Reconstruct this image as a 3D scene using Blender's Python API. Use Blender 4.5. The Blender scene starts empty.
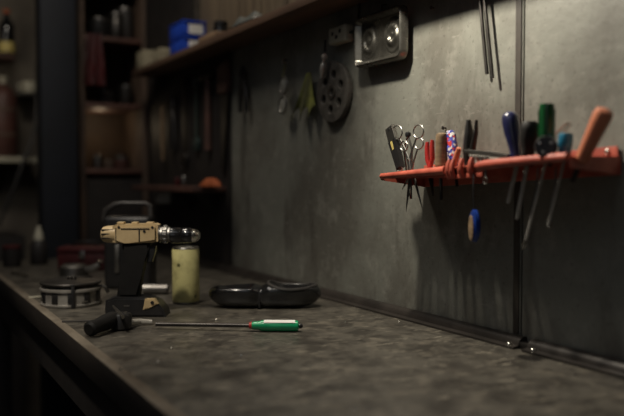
import bpy, bmesh, math, random
from mathutils import Vector, Matrix, Euler
random.seed(7)
PI = math.pi
R = math.radians
sc = bpy.context.scene
col = sc.collection

# ------------------------------------------------------------------ camera, light, exposure
ZT = 0.90                      # height of the bench top
CAM = Vector((0.0, 0.0, ZT + 0.29))
cd = bpy.data.cameras.new('camera'); cam = bpy.data.objects.new('camera', cd); col.objects.link(cam)
cam.location = CAM
cam.rotation_euler = Euler((R(90 - 2.11), 0, R(-29.6)), 'XYZ')
cd.sensor_width = 36.0; cd.lens = 760.0 / 624 * 36.0
cd.clip_start = 0.02; cd.clip_end = 60
cd.dof.use_dof = True; cd.dof.focus_distance = 1.50; cd.dof.aperture_fstop = 1.7
sc.camera = cam
CR = cam.rotation_euler.to_matrix()
CF = (CR @ Vector((0, 0, -1))).normalized()

w = bpy.data.worlds.new('world'); sc.world = w; w.use_nodes = True
w.node_tree.nodes['Background'].inputs[0].default_value = (0.30, 0.30, 0.40, 1)
w.node_tree.nodes['Background'].inputs[1].default_value = 0.05

def lamp(name, kind, loc, power, color, size=0.1, rot=None, sx=None, sy=None):
    l = bpy.data.lights.new(name, kind); l.energy = power; l.color = color
    if kind == 'AREA':
        l.shape = 'RECTANGLE'; l.size = sx or size; l.size_y = sy or size
    else:
        l.shadow_soft_size = size
    o = bpy.data.objects.new(name, l); o.location = loc
    if rot: o.rotation_euler = rot
    col.objects.link(o); return o
bl = lamp('bench_bulb', 'SPOT', (0.66, 1.17, ZT + 0.29 + 0.60), 15.0, (1.0, 0.91, 0.75), 0.022)
bl.data.spot_size = R(122); bl.data.spot_blend = 1.0
bl.rotation_euler = (Vector((0.97, 1.00, ZT + 0.40)) - bl.location).to_track_quat('-Z', 'Y').to_euler()
cs_ = lamp('drill_fill', 'SPOT', (-0.25, 0.95, 2.45), 32.0, (1.0, 0.90, 0.74), 0.05)  # added fill spot that brightens the drill and can
cs_.data.spot_size = R(34); cs_.data.spot_blend = 1.0
cs_.rotation_euler = (Vector((0.46, 1.62, ZT + 0.06)) - cs_.location).to_track_quat('-Z', 'Y').to_euler()
lamp('room_fill', 'AREA', (-0.6, 0.6, 2.72), 2.0, (0.85, 0.90, 1.0), rot=(0, 0, 0), sx=1.6, sy=1.6)  # added overhead fill for the closed room
lamp('back_wall_fill', 'AREA', (0.10, 3.10, 1.75), 0.45, (1.0, 0.88, 0.70), rot=(R(90), 0, 0), sx=0.4, sy=0.6)  # unseen fill added to brighten the back wall left of the post
lamp('far_shelf_fill', 'AREA', (0.25, 1.95, 2.70), 4.2, (1.0, 0.90, 0.76), rot=(0, R(-12), 0), sx=0.5, sy=0.3)  # added fill above the shelf, for the bins and boards
lamp('rack_fill', 'AREA', (-1.0, -0.7, 1.8), 0.45, (0.92, 0.95, 1.0), rot=Vector((1.9, 1.7, -0.6)).to_track_quat('-Z', 'Y').to_euler(), sx=0.8, sy=1.2)  # unseen fill behind the camera, added to light the rack shafts

sc.view_settings.view_transform = 'Standard'
sc.view_settings.look = 'None'
sc.view_settings.gamma = 1.0
sc.view_settings.use_curve_mapping = False
sc.view_settings.exposure = 1.25

# ------------------------------------------------------------------ placing helpers (real planes in the room)
def ray(px, py):
    d = Vector(((px - 312) / 760.0, -(py - 208) / 760.0, -1.0))
    return CR @ d
def onX(px, py, X):
    d = ray(px, py); return CAM + d * (X / d.x)
def onY(px, py, Y):
    d = ray(px, py); return CAM + d * (Y / d.y)
def onZ(px, py, Z=ZT):
    d = ray(px, py); return CAM + d * ((Z - CAM.z) / d.z)
def atD(px, py, D):
    return CAM + ray(px, py) * D

# ------------------------------------------------------------------ materials
def mat(name, c, rough=0.5, metal=0.0, c2=None, scale=8, detail=4, bump=0.0, bscale=40, stretch=(1, 1, 1), lo=0.35, hi=0.65,
        trans=0.0, alpha=1.0, coat=0.0, rvar=0.0, spec=0.5, ior=1.45):
    m = bpy.data.materials.new(name); m.use_nodes = True
    nt = m.node_tree; N = nt.nodes; L = nt.links
    b = N['Principled BSDF']
    b.inputs['Base Color'].default_value = (*c, 1); b.inputs['Roughness'].default_value = rough
    b.inputs['Metallic'].default_value = metal
    b.inputs['Transmission Weight'].default_value = trans
    b.inputs['Coat Weight'].default_value = coat
    b.inputs['Specular IOR Level'].default_value = spec
    b.inputs['IOR'].default_value = ior
    b.inputs['Alpha'].default_value = alpha
    tc = N.new('ShaderNodeTexCoord'); mp = N.new('ShaderNodeMapping'); mp.inputs['Scale'].default_value = stretch
    L.new(tc.outputs['Object'], mp.inputs['Vector'])
    if c2 is None:
        c2 = tuple(x * 0.72 for x in c)
    n = N.new('ShaderNodeTexNoise'); n.inputs['Scale'].default_value = scale; n.inputs['Detail'].default_value = detail
    n.inputs['Roughness'].default_value = 0.62
    L.new(mp.outputs[0], n.inputs['Vector'])
    mr = N.new('ShaderNodeMapRange'); mr.inputs['From Min'].default_value = lo; mr.inputs['From Max'].default_value = hi
    L.new(n.outputs['Fac'], mr.inputs['Value'])
    mx = N.new('ShaderNodeMix'); mx.data_type = 'RGBA'
    mx.inputs['A'].default_value = (*c, 1); mx.inputs['B'].default_value = (*c2, 1)
    L.new(mr.outputs[0], mx.inputs['Factor']); L.new(mx.outputs['Result'], b.inputs['Base Color'])
    if rvar:
        m2 = N.new('ShaderNodeMapRange'); m2.inputs['To Min'].default_value = rough - rvar; m2.inputs['To Max'].default_value = rough + rvar
        L.new(n.outputs['Fac'], m2.inputs['Value']); L.new(m2.outputs[0], b.inputs['Roughness'])
    if bump:
        nb = N.new('ShaderNodeTexNoise'); nb.inputs['Scale'].default_value = bscale; nb.inputs['Detail'].default_value = 5
        L.new(mp.outputs[0], nb.inputs['Vector'])
        bp = N.new('ShaderNodeBump'); bp.inputs['Strength'].default_value = bump; bp.inputs['Distance'].default_value = 0.004
        L.new(nb.outputs['Fac'], bp.inputs['Height']); L.new(bp.outputs[0], b.inputs['Normal'])
    return m

def layered(name, base, layers, rough=0.5, rough_k=0.0, bump=0.12, bscale=60, metal=0.0, spec=0.5):
    """base colour + layers (colour, scale, stretch, lo, hi, strength, detail) of noise masks"""
    m = bpy.data.materials.new(name); m.use_nodes = True
    nt = m.node_tree; N = nt.nodes; L = nt.links; b = N['Principled BSDF']
    tc = N.new('ShaderNodeTexCoord')
    cur = None
    for i, (c, s, st, lo, hi, k, det) in enumerate(layers):
        mp = N.new('ShaderNodeMapping'); mp.inputs['Scale'].default_value = st
        mp.inputs['Location'].default_value = (i * 3.7, i * 1.9, i * 5.3)
        L.new(tc.outputs['Object'], mp.inputs['Vector'])
        n = N.new('ShaderNodeTexNoise'); n.inputs['Scale'].default_value = s; n.inputs['Detail'].default_value = det
        n.inputs['Roughness'].default_value = 0.6
        L.new(mp.outputs[0], n.inputs['Vector'])
        mr = N.new('ShaderNodeMapRange'); mr.inputs['From Min'].default_value = lo; mr.inputs['From Max'].default_value = hi
        mr.inputs['To Max'].default_value = k
        L.new(n.outputs['Fac'], mr.inputs['Value'])
        mx = N.new('ShaderNodeMix'); mx.data_type = 'RGBA'; mx.inputs['B'].default_value = (*c, 1)
        if cur is None: mx.inputs['A'].default_value = (*base, 1)
        else: L.new(cur, mx.inputs['A'])
        L.new(mr.outputs[0], mx.inputs['Factor']); cur = mx.outputs['Result']
        if i == 0 and rough_k:
            m2 = N.new('ShaderNodeMapRange'); m2.inputs['To Min'].default_value = rough + rough_k; m2.inputs['To Max'].default_value = rough - rough_k
            L.new(n.outputs['Fac'], m2.inputs['Value']); L.new(m2.outputs[0], b.inputs['Roughness'])
    L.new(cur, b.inputs['Base Color'])
    if not rough_k: b.inputs['Roughness'].default_value = rough
    b.inputs['Metallic'].default_value = metal; b.inputs['Specular IOR Level'].default_value = spec
    nb = N.new('ShaderNodeTexNoise'); nb.inputs['Scale'].default_value = bscale; nb.inputs['Detail'].default_value = 6
    L.new(tc.outputs['Object'], nb.inputs['Vector'])
    bp = N.new('ShaderNodeBump'); bp.inputs['Strength'].default_value = bump; bp.inputs['Distance'].default_value = 0.003
    L.new(nb.outputs['Fac'], bp.inputs['Height']); L.new(bp.outputs[0], b.inputs['Normal'])
    return m

M = {}
M['wall'] = layered('painted_wall_sheet', (0.163, 0.165, 0.143), [
    ((0.085, 0.078, 0.066), 4.0, (1, 1, 0.8), 0.44, 0.60, 0.70, 7),
    ((0.25, 0.245, 0.215), 26.0, (1, 1, 0.9), 0.52, 0.68, 0.40, 9),
    ((0.045, 0.038, 0.032), 7.0, (1, 2.0, 0.40), 0.56, 0.68, 0.50, 7),
    ((0.05, 0.042, 0.038), 130.0, (1, 1, 0.9), 0.61, 0.68, 0.45, 3),
    ((0.36, 0.35, 0.31), 60.0, (1, 0.5, 2.2), 0.63, 0.71, 0.20, 4)], rough=0.50, rough_k=0.12, bump=0.3, bscale=45)
M['bench'] = layered('scratched_bench_steel', (0.072, 0.065, 0.053), [
    ((0.024, 0.021, 0.018), 10.0, (1.5, 1.5, 1), 0.44, 0.62, 0.75, 9),
    ((0.150, 0.132, 0.104), 24.0, (1.0, 1.0, 1), 0.52, 0.66, 0.55, 9),
    ((0.018, 0.015, 0.013), 34.0, (1, 1, 1), 0.54, 0.64, 0.65, 7),
    ((0.24, 0.215, 0.17), 42.0, (0.6, 3.0, 1), 0.61, 0.67, 0.65, 4)], rough=0.42, rough_k=0.16, bump=0.25, bscale=55)
M['edge'] = mat('worn_edge_steel', (0.30, 0.26, 0.205), 0.40, 0.3, (0.13, 0.105, 0.08), scale=18, stretch=(1, .3, 1), bump=.2)
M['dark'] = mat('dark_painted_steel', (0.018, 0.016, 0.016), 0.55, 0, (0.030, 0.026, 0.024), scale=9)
M['darkroom'] = mat('dark_back_wall', (0.050, 0.042, 0.040), 0.8, 0, (0.028, 0.025, 0.026), scale=3)
M['lightwall'] = mat('grey_plaster', (0.20, 0.175, 0.14), 0.85, 0, (0.11, 0.095, 0.08), scale=4, bump=.3)
M['frontrail'] = mat('worn_dark_rail', (0.030, 0.025, 0.022), 0.5, 0.1, (0.05, 0.042, 0.034), scale=16, stretch=(1, .3, 1), lo=.5, hi=.75)
M['post'] = mat('blue_black_paint', (0.010, 0.013, 0.021), 0.7, 0, (0.007, 0.009, 0.013), scale=6)
M['shelfwood'] = mat('brown_shelf_board', (0.16, 0.095, 0.060), 0.6, 0, (0.085, 0.050, 0.034), scale=12, stretch=(1, .15, 1), bump=.2)
M['reddish'] = mat('dark_red_brown_board', (0.115, 0.055, 0.042), 0.6, 0, (0.06, 0.032, 0.026), scale=10)
M['boards'] = mat('tan_wall_boards', (0.19, 0.145, 0.095), 0.7, 0, (0.10, 0.075, 0.052), scale=9, stretch=(1, 4.5, .25), bump=.2)
M['brownpanel'] = mat('brown_panel', (0.11, 0.072, 0.050), 0.7, 0, (0.055, 0.038, 0.030), scale=4)
M['red'] = mat('chipped_red_enamel', (0.46, 0.105, 0.066), 0.45, 0, (0.30, 0.058, 0.038), scale=30, bump=.15, coat=.2)
M['steel'] = mat('bright_steel', (0.62, 0.60, 0.55), 0.28, 1.0, (0.40, 0.38, 0.34), scale=30, rvar=.08)
M['greysteel'] = mat('dull_steel', (0.30, 0.29, 0.27), 0.42, 1.0, (0.16, 0.15, 0.14), scale=24, rvar=.1)
M['blacksteel'] = mat('blackened_steel', (0.075, 0.070, 0.065), 0.40, 0.8, (0.04, 0.036, 0.034), scale=20)
M['black'] = mat('black_plastic', (0.012, 0.012, 0.013), 0.38, 0, (0.018, 0.017, 0.017), scale=30)
M['gloss'] = mat('glossy_black_plastic', (0.008, 0.008, 0.009), 0.16, 0, (0.012, 0.012, 0.012), scale=12, coat=.4, rvar=.05)
M['rubber'] = mat('black_rubber', (0.007, 0.0065, 0.0065), 0.6, 0, (0.010, 0.0095, 0.009), scale=40, bump=.2, spec=.25)
M['tan'] = mat('tan_yellow_plastic', (0.56, 0.43, 0.245), 0.42, 0, (0.42, 0.31, 0.165), scale=16)
M['can'] = mat('stained_yellow_tin', (0.56, 0.52, 0.24), 0.5, 0.0, (0.30, 0.27, 0.12), scale=22, lo=.45, hi=.7, bump=.1)
M['cardpaper'] = mat('cream_card', (0.40, 0.36, 0.25), 0.7, 0, (0.26, 0.23, 0.16), scale=14)
M['bead'] = mat('satin_black_rim', (0.045, 0.042, 0.040), 0.3)
M['blue'] = mat('blue_bin_plastic', (0.022, 0.085, 0.60), 0.4, 0, (0.015, 0.055, 0.42), scale=8)
M['white'] = mat('white_paper_label', (0.80, 0.80, 0.78), 0.7, 0, (0.66, 0.66, 0.63), scale=14)
M['cork'] = mat('tan_wooden_handle', (0.24, 0.165, 0.095), 0.6, 0, (0.12, 0.078, 0.045), scale=30, stretch=(1, 1, 6))
M['redplastic'] = mat('red_plastic', (0.34, 0.028, 0.024), 0.35, 0, (0.32, 0.02, 0.02), scale=30)
M['orangewood'] = mat('orange_varnished_wood', (0.62, 0.23, 0.125), 0.4, 0, (0.42, 0.13, 0.07), scale=20, stretch=(1, 1, .3), coat=.3)
M['bluehandle'] = mat('navy_handle', (0.020, 0.024, 0.085), 0.28, 0, (0.012, 0.012, 0.035), scale=14, coat=.4)
M['bluebright'] = mat('blue_plastic', (0.012, 0.045, 0.26), 0.2, 0, (0.008, 0.02, 0.10), scale=14, coat=.3)
M['teal'] = mat('teal_plastic', (0.02, 0.17, 0.28), 0.3, 0, (0.01, 0.09, 0.16), scale=14)
M['greenhandle'] = mat('dark_green_plastic', (0.010, 0.085, 0.025), 0.25, 0, (0.006, 0.04, 0.014), scale=14, coat=.4)
M['green'] = mat('bright_green_plastic', (0.015, 0.36, 0.15), 0.22, 0, (0.01, 0.24, 0.10), scale=14, coat=.4)
M['olive'] = mat('olive_handle', (0.10, 0.095, 0.035), 0.4, 0, (0.05, 0.05, 0.02), scale=14)
M['yellow'] = mat('pale_yellow', (0.55, 0.46, 0.16), 0.5, 0, (0.42, 0.33, 0.10), scale=14)
M['glove'] = mat('yellow_green_cloth', (0.20, 0.215, 0.040), 0.9, 0, (0.07, 0.07, 0.03), scale=14, bump=.4)
M['glass'] = mat('clear_plastic', (0.85, 0.86, 0.82), 0.15, 0, (0.8, 0.8, 0.76), trans=0.85)
M['disc'] = mat('abrasive_grey_disc', (0.075, 0.068, 0.060), 0.6, 0.0, (0.035, 0.032, 0.028), scale=60, bump=.4)
M['tankred'] = mat('rusty_red_tank', (0.085, 0.036, 0.028), 0.5, 0, (0.05, 0.022, 0.018), scale=9)
M['darkred'] = mat('dark_red_paint', (0.075, 0.013, 0.014), 0.5, 0, (0.045, 0.010, 0.010), scale=9)
M['orange'] = mat('orange_cloth', (0.42, 0.11, 0.035), 0.8, 0, (0.28, 0.065, 0.02), scale=14)
M['cream'] = mat('cream_plastic', (0.50, 0.48, 0.38), 0.45, 0, (0.36, 0.34, 0.27), scale=14)
M['floor'] = mat('dark_concrete', (0.055, 0.05, 0.045), 0.8, 0, (0.035, 0.032, 0.03), scale=5, bump=.3)
M['ceil'] = mat('dim_ceiling', (0.12, 0.115, 0.105), 0.9, 0, (0.09, 0.085, 0.08), scale=4)
M['tray'] = mat('dull_pressed_tin', (0.26, 0.25, 0.22), 0.28, 0.85, (0.12, 0.115, 0.10), scale=22, rvar=.1)
M['alu'] = mat('cast_aluminium', (0.36, 0.34, 0.31), 0.38, 0.35, (0.20, 0.185, 0.165), scale=26)
M['shaft'] = mat('pale_steel', (0.55, 0.53, 0.48), 0.30, 0.35, (0.40, 0.38, 0.34), scale=30)
M['foil'] = mat('crumpled_clear_film', (0.42, 0.44, 0.42), 0.22, 0.7, (0.22, 0.24, 0.23), scale=30, bump=.6, bscale=30)
M['barkmark'] = mat('dark_gap', (0.012, 0.011, 0.010), 0.8)

# wrapper with blue / white / red / orange print
def print_mat():
    m = bpy.data.materials.new('printed_wrapper'); m.use_nodes = True
    N = m.node_tree.nodes; L = m.node_tree.links; b = N['Principled BSDF']; b.inputs['Roughness'].default_value = .35
    tc = N.new('ShaderNodeTexCoord'); v = N.new('ShaderNodeTexVoronoi'); v.inputs['Scale'].default_value = 260
    L.new(tc.outputs['Object'], v.inputs['Vector'])
    s = N.new('ShaderNodeSeparateColor'); L.new(v.outputs['Color'], s.inputs[0])
    r = N.new('ShaderNodeValToRGB'); r.color_ramp.interpolation = 'CONSTANT'
    e = r.color_ramp.elements; e[0].color = (0.03, 0.04, 0.30, 1); e[1].position = .3; e[1].color = (0.75, 0.72, 0.70, 1)
    for p, c in ((.52, (0.02, 0.02, 0.10, 1)), (.68, (0.55, 0.05, 0.05, 1)), (.84, (0.10, 0.12, 0.50, 1))):
        q = e.new(p); q.color = c
    L.new(s.outputs[0], r.inputs[0]); L.new(r.outputs[0], b.inputs['Base Color']); return m
M['print'] = print_mat()

# ------------------------------------------------------------------ mesh helpers
class MB:
    def __init__(s): s.bm = bmesh.new()
    def _add(s, verts, faces, T=None):
        vs = [s.bm.verts.new((T @ Vector(v)) if T else Vector(v)) for v in verts]
        for f in faces:
            try: s.bm.faces.new([vs[i] for i in f])
            except ValueError: pass
        return s
    def box(s, c, d, T=None, bev=0.0, seg=2):
        t = bmesh.new(); bmesh.ops.create_cube(t, size=1.0)
        for v in t.verts: v.co = Vector((v.co.x * d[0], v.co.y * d[1], v.co.z * d[2]))
        if bev: bmesh.ops.bevel(t, geom=t.edges[:], offset=bev, segments=seg, affect='EDGES', profile=.5, clamp_overlap=True)
        t.verts.ensure_lookup_table(); t.verts.index_update()
        vs = [v.co + Vector(c) for v in t.verts]; fs = [[v.index for v in f.verts] for f in t.faces]; t.free()
        return s._add(vs, fs, T)
    def lathe(s, prof, T=None, n=28, cap=True, sy=1.0):
        """prof: (r, z) list revolved about z"""
        vs = []; fs = []; k = len(prof)
        for i in range(n):
            a = 2 * PI * i / n
            for r, z in prof: vs.append((r * math.cos(a), r * math.sin(a) * sy, z))
        for i in range(n):
            j = (i + 1) % n
            for q in range(k - 1): fs.append((i * k + q, j * k + q, j * k + q + 1, i * k + q + 1))
        if cap:
            if prof[0][0] > 1e-6: fs.append([i * k for i in range(n)][::-1])
            if prof[-1][0] > 1e-6: fs.append([i * k + k - 1 for i in range(n)])
        return s._add(vs, fs, T)
    def tube(s, pts, rad, n=10, T=None, closed=False, flat=1.0):
        pts = [Vector(p) for p in pts]; m = len(pts)
        if not hasattr(rad, '__len__'): rad = [rad] * m
        vs = []; fs = []
        ref = None
        for i, p in enumerate(pts):
            a = pts[(i - 1) % m] if (closed or i > 0) else p
            b = pts[(i + 1) % m] if (closed or i < m - 1) else p
            t = (b - a).normalized()
            if ref is None:
                ref = Vector((0, 0, 1)) if abs(t.z) < .9 else Vector((1, 0, 0))
            u = (ref - t * ref.dot(t)).normalized(); ref = u; v = t.cross(u)
            for k in range(n):
                an = 2 * PI * k / n
                vs.append(p + (u * math.cos(an) + v * math.sin(an) * flat) * rad[i])
        for i in range(m if closed else m - 1):
            j = (i + 1) % m
            for k in range(n):
                l = (k + 1) % n
                fs.append((i * n + k, i * n + l, j * n + l, j * n + k))
        if not closed:
            fs.append(list(range(n))[::-1]); fs.append([(m - 1) * n + k for k in range(n)])
        return s._add(vs, fs, T)
    def prism(s, out, z0, z1, T=None, bev=0.0):
        n = len(out)
        if bev:
            t = bmesh.new()
            a = [t.verts.new((x, y, z0)) for x, y in out]; b = [t.verts.new((x, y, z1)) for x, y in out]
            t.faces.new(a[::-1]); t.faces.new(b)
            for i in range(n): t.faces.new((a[i], a[(i + 1) % n], b[(i + 1) % n], b[i]))
            es = [e for e in t.edges if abs(e.verts[0].co.z - e.verts[1].co.z) < 1e-7]
            bmesh.ops.bevel(t, geom=es, offset=bev, segments=2, affect='EDGES', clamp_overlap=True)
            t.verts.ensure_lookup_table(); t.verts.index_update()
            vs = [v.co.copy() for v in t.verts]; fs = [[v.index for v in f.verts] for f in t.faces]; t.free()
            return s._add(vs, fs, T)
        vs = [(x, y, z0) for x, y in out] + [(x, y, z1) for x, y in out]
        fs = [list(range(n))[::-1], list(range(n, 2 * n))] + [(i, (i + 1) % n, n + (i + 1) % n, n + i) for i in range(n)]
        return s._add(vs, fs, T)
    def ring_plate(s, r0, r1, z0, z1, n=32, T=None, cx=0, cy=0):
        vs = []; fs = []
        for i in range(n):
            a = 2 * PI * i / n; c, q = math.cos(a), math.sin(a)
            vs += [(cx + r0 * c, cy + r0 * q, z0), (cx + r1 * c, cy + r1 * q, z0), (cx + r1 * c, cy + r1 * q, z1), (cx + r0 * c, cy + r0 * q, z1)]
        for i in range(n):
            j = (i + 1) % n
            for k in range(4): fs.append((i * 4 + k, j * 4 + k, j * 4 + (k + 1) % 4, i * 4 + (k + 1) % 4))
        return s._add(vs, fs, T)
    def grid(s, f, nu, nv, T=None, wrap_v=False):
        vs = [f(i / nu, j / nv) for i in range(nu + 1) for j in range(nv + 1)]
        fs = [(i * (nv + 1) + j, (i + 1) * (nv + 1) + j, (i + 1) * (nv + 1) + j + 1, i * (nv + 1) + j + 1) for i in range(nu) for j in range(nv)]
        return s._add(vs, fs, T)

def finish(name, mb, m, parent=None, smooth=38, origin=None):
    bm = mb.bm
    if parent is not None and origin is None:
        inv = None
    bmesh.ops.remove_doubles(bm, verts=bm.verts[:], dist=1e-6)
    bmesh.ops.recalc_face_normals(bm, faces=bm.faces[:])
    if origin is not None:
        for v in bm.verts: v.co -= origin
    me = bpy.data.meshes.new(name)
    for f in bm.faces: f.smooth = True
    for e in bm.edges:
        if len(e.link_faces) == 2 and e.calc_face_angle(0) > R(smooth): e.smooth = False
    bm.to_mesh(me); bm.free()
    me.materials.append(m)
    o = bpy.data.objects.new(name, me); col.objects.link(o)
    if parent is not None: o.parent = parent
    if origin is not None and parent is None: o.location = origin
    return o

class Thing:
    """an Empty at the thing's base; parts are given in world coordinates (W) or in the thing's own frame"""
    def __init__(s, name, label, cat, loc, mat3=None, group=None):
        s.o = bpy.data.objects.new(name, None); col.objects.link(s.o)
        s.o.empty_display_size = .02
        s.M = Matrix.Translation(Vector(loc))
        if mat3 is not None: s.M = s.M @ mat3.to_4x4()
        s.o.matrix_world = s.M; s.inv = s.M.inverted()
        s.o['label'] = label; s.o['category'] = cat
        if group: s.o['group'] = group
    def part(s, name, mb, m, parent=None, world=False, label=None, smooth=38):
        if world:
            for v in mb.bm.verts: v.co = s.inv @ v.co
        o = finish(name, mb, m, parent or s.o, smooth)
        if label: o['label'] = label
        return o
def tag(o, label, cat, group=None):
    o['label'] = label; o['category'] = cat
    if group: o['group'] = group
    return o
def struct(name, mb, m, smooth=38):
    o = finish(name, mb, m, None, smooth); o['kind'] = 'structure'; return o
def solo(name, mb, m, base, label, cat, group=None, smooth=38):
    """a thing that is one mesh, given in world coordinates, origin at base"""
    return tag(finish(name, mb, m, None, smooth, origin=Vector(base)), label, cat, group)
def frame(xdir, zdir=(0, 0, 1)):
    x = Vector(xdir).normalized(); z = Vector(zdir); z = (z - x * z.dot(x)).normalized(); y = z.cross(x)
    return Matrix((x, y, z)).transposed()
def zframe(zdir, xhint=(1, 0, 0)):
    z = Vector(zdir).normalized(); x = Vector(xhint); x = (x - z * x.dot(z)).normalized(); y = z.cross(x)
    return Matrix((x, y, z)).transposed()
def along(p, q):
    """4x4 with +z from p to q, origin p"""
    d = Vector(q) - Vector(p)
    return Matrix.Translation(Vector(p)) @ zframe(d, (0, 1, 0) if abs(d.normalized().y) < .9 else (1, 0, 0)).to_4x4()
WX = 0.97                        # the wall behind the bench
BY = 2.90                        # far end of the bench

# ------------------------------------------------------------------ the room
struct('floor', MB().box((-0.85, 1.2, -0.05), (3.8, 5.6, 0.1)), M['floor'])
struct('ceiling', MB().box((-0.85, 1.2, 2.85), (3.8, 5.6, 0.1)), M['ceil'])
struct('wall_left', MB().box((-2.70, 1.2, 1.4), (0.1, 5.6, 2.8)), M['darkroom'])
struct('wall_front', MB().box((-0.85, -1.55, 1.4), (3.8, 0.1, 2.8)), M['darkroom'])
struct('wall_back', MB().box((-0.85, 3.95, 1.4), (3.8, 0.1, 2.8)), M['lightwall'])
SEAM = 0.967
struct('wall_right', MB().box((WX + 0.06, 1.2, 1.4), (0.1, 5.6, 2.8)), M['dark'])
# painted steel sheets fixed to the wall, meeting at a seam
wp = MB(); wp.box((WX + .005, (SEAM + .002 + 3.88) / 2, 1.4), (0.01, 3.88 - SEAM - .002, 2.76)); struct('wall_right_far_sheet', wp, M['wall'])
wp = MB(); wp.box((WX + .0045, (SEAM - .002 - 1.48) / 2, 1.4), (0.009, SEAM - .002 + 1.48, 2.76)); struct('wall_right_near_sheet', wp, M['wall'])
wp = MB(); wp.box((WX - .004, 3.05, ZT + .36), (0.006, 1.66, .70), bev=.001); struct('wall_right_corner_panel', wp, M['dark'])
# overlapping joint strip
js = MB(); js.box((WX - .001, SEAM + .012, 1.63), (0.002, 0.013, 1.42)); struct('trim_1', js, mat('stained_joint_strip', (0.050, 0.042, 0.034), .6, 0, (0.026, 0.021, 0.018), scale=20, stretch=(1, 1, .5), lo=.3, hi=.6))
# dark rolled strip along the foot of the wall
def foot(y0, y1, name):
    b = MB()
    prof = [(WX - .001, 0.0), (WX - .034, 0.0), (WX - .034, .0035), (WX - .022, .005), (WX - .019, .013), (WX - .012, .0185), (WX - .004, .019), (WX - .001, .018)]
    n = 24
    vs = []
    for i in range(n + 1):
        y = y0 + (y1 - y0) * i / n
        for x, z in prof: vs.append((x, y, ZT + z + .0006))
    k = len(prof); fs = [(i * k + q, i * k + (q + 1) % k, (i + 1) * k + (q + 1) % k, (i + 1) * k + q) for i in range(n) for q in range(k)]
    fs += [list(range(k)), [n * k + q for q in range(k)]]
    b._add(vs, fs); return struct(name, b, mat(name + '_paint', (0.040, 0.034, 0.030), .35, .2, (0.022, .019, .017), scale=14))
ys_ = onX(521, 340, WX - .0255).y; foot(ys_ + .010, 2.86, 'trim_2'); foot(-0.3, ys_ - .010, 'trim_3')
cap = MB(); cap.box((WX - .0105, onX(521, 340, WX - .0255).y, ZT + .006), (0.018, 0.026, 0.011), bev=.002); struct('trim_4', cap, M['blacksteel'])
for k, (px, py) in enumerate(((509, 337.5), (533, 342.5))):
    y = onX(px, py, WX - .0255).y
    p = Vector((WX - .0255, y, ZT + .0045))
    b = MB(); b.lathe([(0.0048, 0), (0.0048, .002), (.0036, .0038), (0.0015, .0046), (0, .0047)], T=Matrix.Translation(p), n=12)
    solo('bolt', b, M['steel'], p, ('small shiny bolt head in the foot strip, on the left of the wall seam', 'small shiny bolt head in the foot strip, on the right of the wall seam')[k], 'bolt', 'bolts in the strip along the wall foot')
# tan boards above the shelf
for k in range(9):
    y0 = 1.02 + k * .16
    b = MB(); b.box((WX - .007, y0 + .0785, 2.11), (0.012, .155, .96), bev=.002)
    struct('wall_right_board_%d' % (k + 1), b, M['boards'])
b = MB(); b.box((WX - .010, 3.15, 2.11), (0.018, 1.38, .97)); struct('wall_right_dark_board', b, M['dark'])
b = MB(); b.box((WX - .02, 2.462, 2.11), (0.03, .02, .97)); struct('trim_5', b, M['greysteel'])

# ------------------------------------------------------------------ workbench
FX = 0.303
BT = Thing('workbench', 'long workbench with a scratched dark steel top and worn metal front edge', 'workbench', (0.63, 1.0, 0))
b = MB(); b.box(((FX + WX - .004) / 2 + .004, 1.30, ZT - .012), (WX - FX - .012, 3.2, .024)); BT.part('worktop', b, M['bench'], world=True)
b = MB(); b.box((FX + .001, 1.30, ZT - .0225), (.006, 3.2, .045), bev=.0012); BT.part('front_rail', b, M['frontrail'], world=True)
b = MB(); b.box((FX + .0080, 1.30, ZT + .0007), (.019, 3.2, .0014), bev=.0004)
BT.part('front_edge_strip', b, M['edge'], world=True, label='worn pale steel edge strip')
b = MB(); b.box((FX + .030, 1.30, ZT - .095), (.02, 3.16, .10)); BT.part('apron', b, M['dark'], world=True)
for y in (-.22, 1.3, 2.82):
    for x in (FX + .06, WX - .06):
        b = MB(); b.box((x, y, (ZT - .026) / 2), (.05, .05, ZT - .026), bev=.002); BT.part('leg', b, M['dark'], world=True)
b = MB(); b.box((.65, 1.30, .25), (.52, 3.1, .02)); BT.part('lower_shelf', b, M['dark'], world=True)
# ------------------------------------------------------------------ shelf above
SX = 0.865; SZ = CAM.z + .425; 
SH = Thing('wall_shelf', 'long brown wooden shelf board running along the wall above the bench', 'shelf', (0.92, 1.4, SZ - .020))
b = MB(); b.box(((SX + WX - .0005) / 2, 1.05, SZ - .010), (WX - .0005 - SX, 3.80, .020), bev=.0015); SH.part('board', b, M['shelfwood'], world=True)
# blue storage bins
def bin_(y, z, label):
    t = Thing('storage_bin', label, 'storage bin', (.917, y, z), group='blue storage bins on the wall shelf')
    W2, L2, H2 = .038, .066, .049
    b = MB()
    b.box((0, 0, .0015), (2 * W2, 2 * L2, .003)); b.box((-W2, 0, H2 / 2), (.003, 2 * L2, H2), bev=.0008); b.box((W2, 0, H2 / 2), (.003, 2 * L2, H2), bev=.0008)
    b.box((0, L2, H2 / 2), (2 * W2 + .003, .003, H2), bev=.0008); b.box((0, -L2, H2 / 2), (2 * W2 + .003, .003, H2), bev=.0008)
    b.box((0, -L2 - .003, H2 - .004), (2 * W2 + .004, .006, .005), bev=.001); b.box((-W2 - .002, 0, H2 - .003), (.005, 2 * L2, .005), bev=.001)
    t.part('bin', b, M['blue'])
    b = MB(); b.box((.004, -L2 - .0022, .022), (.050, .001, .032)); t.part('label_card', b, M['white'], label='white label card')
    return t
bin_(2.47, SZ + .0006, 'lower of two stacked blue storage bins with a white label')
bin_(2.47, SZ + .0540, 'upper of two stacked blue storage bins with a white label')
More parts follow.
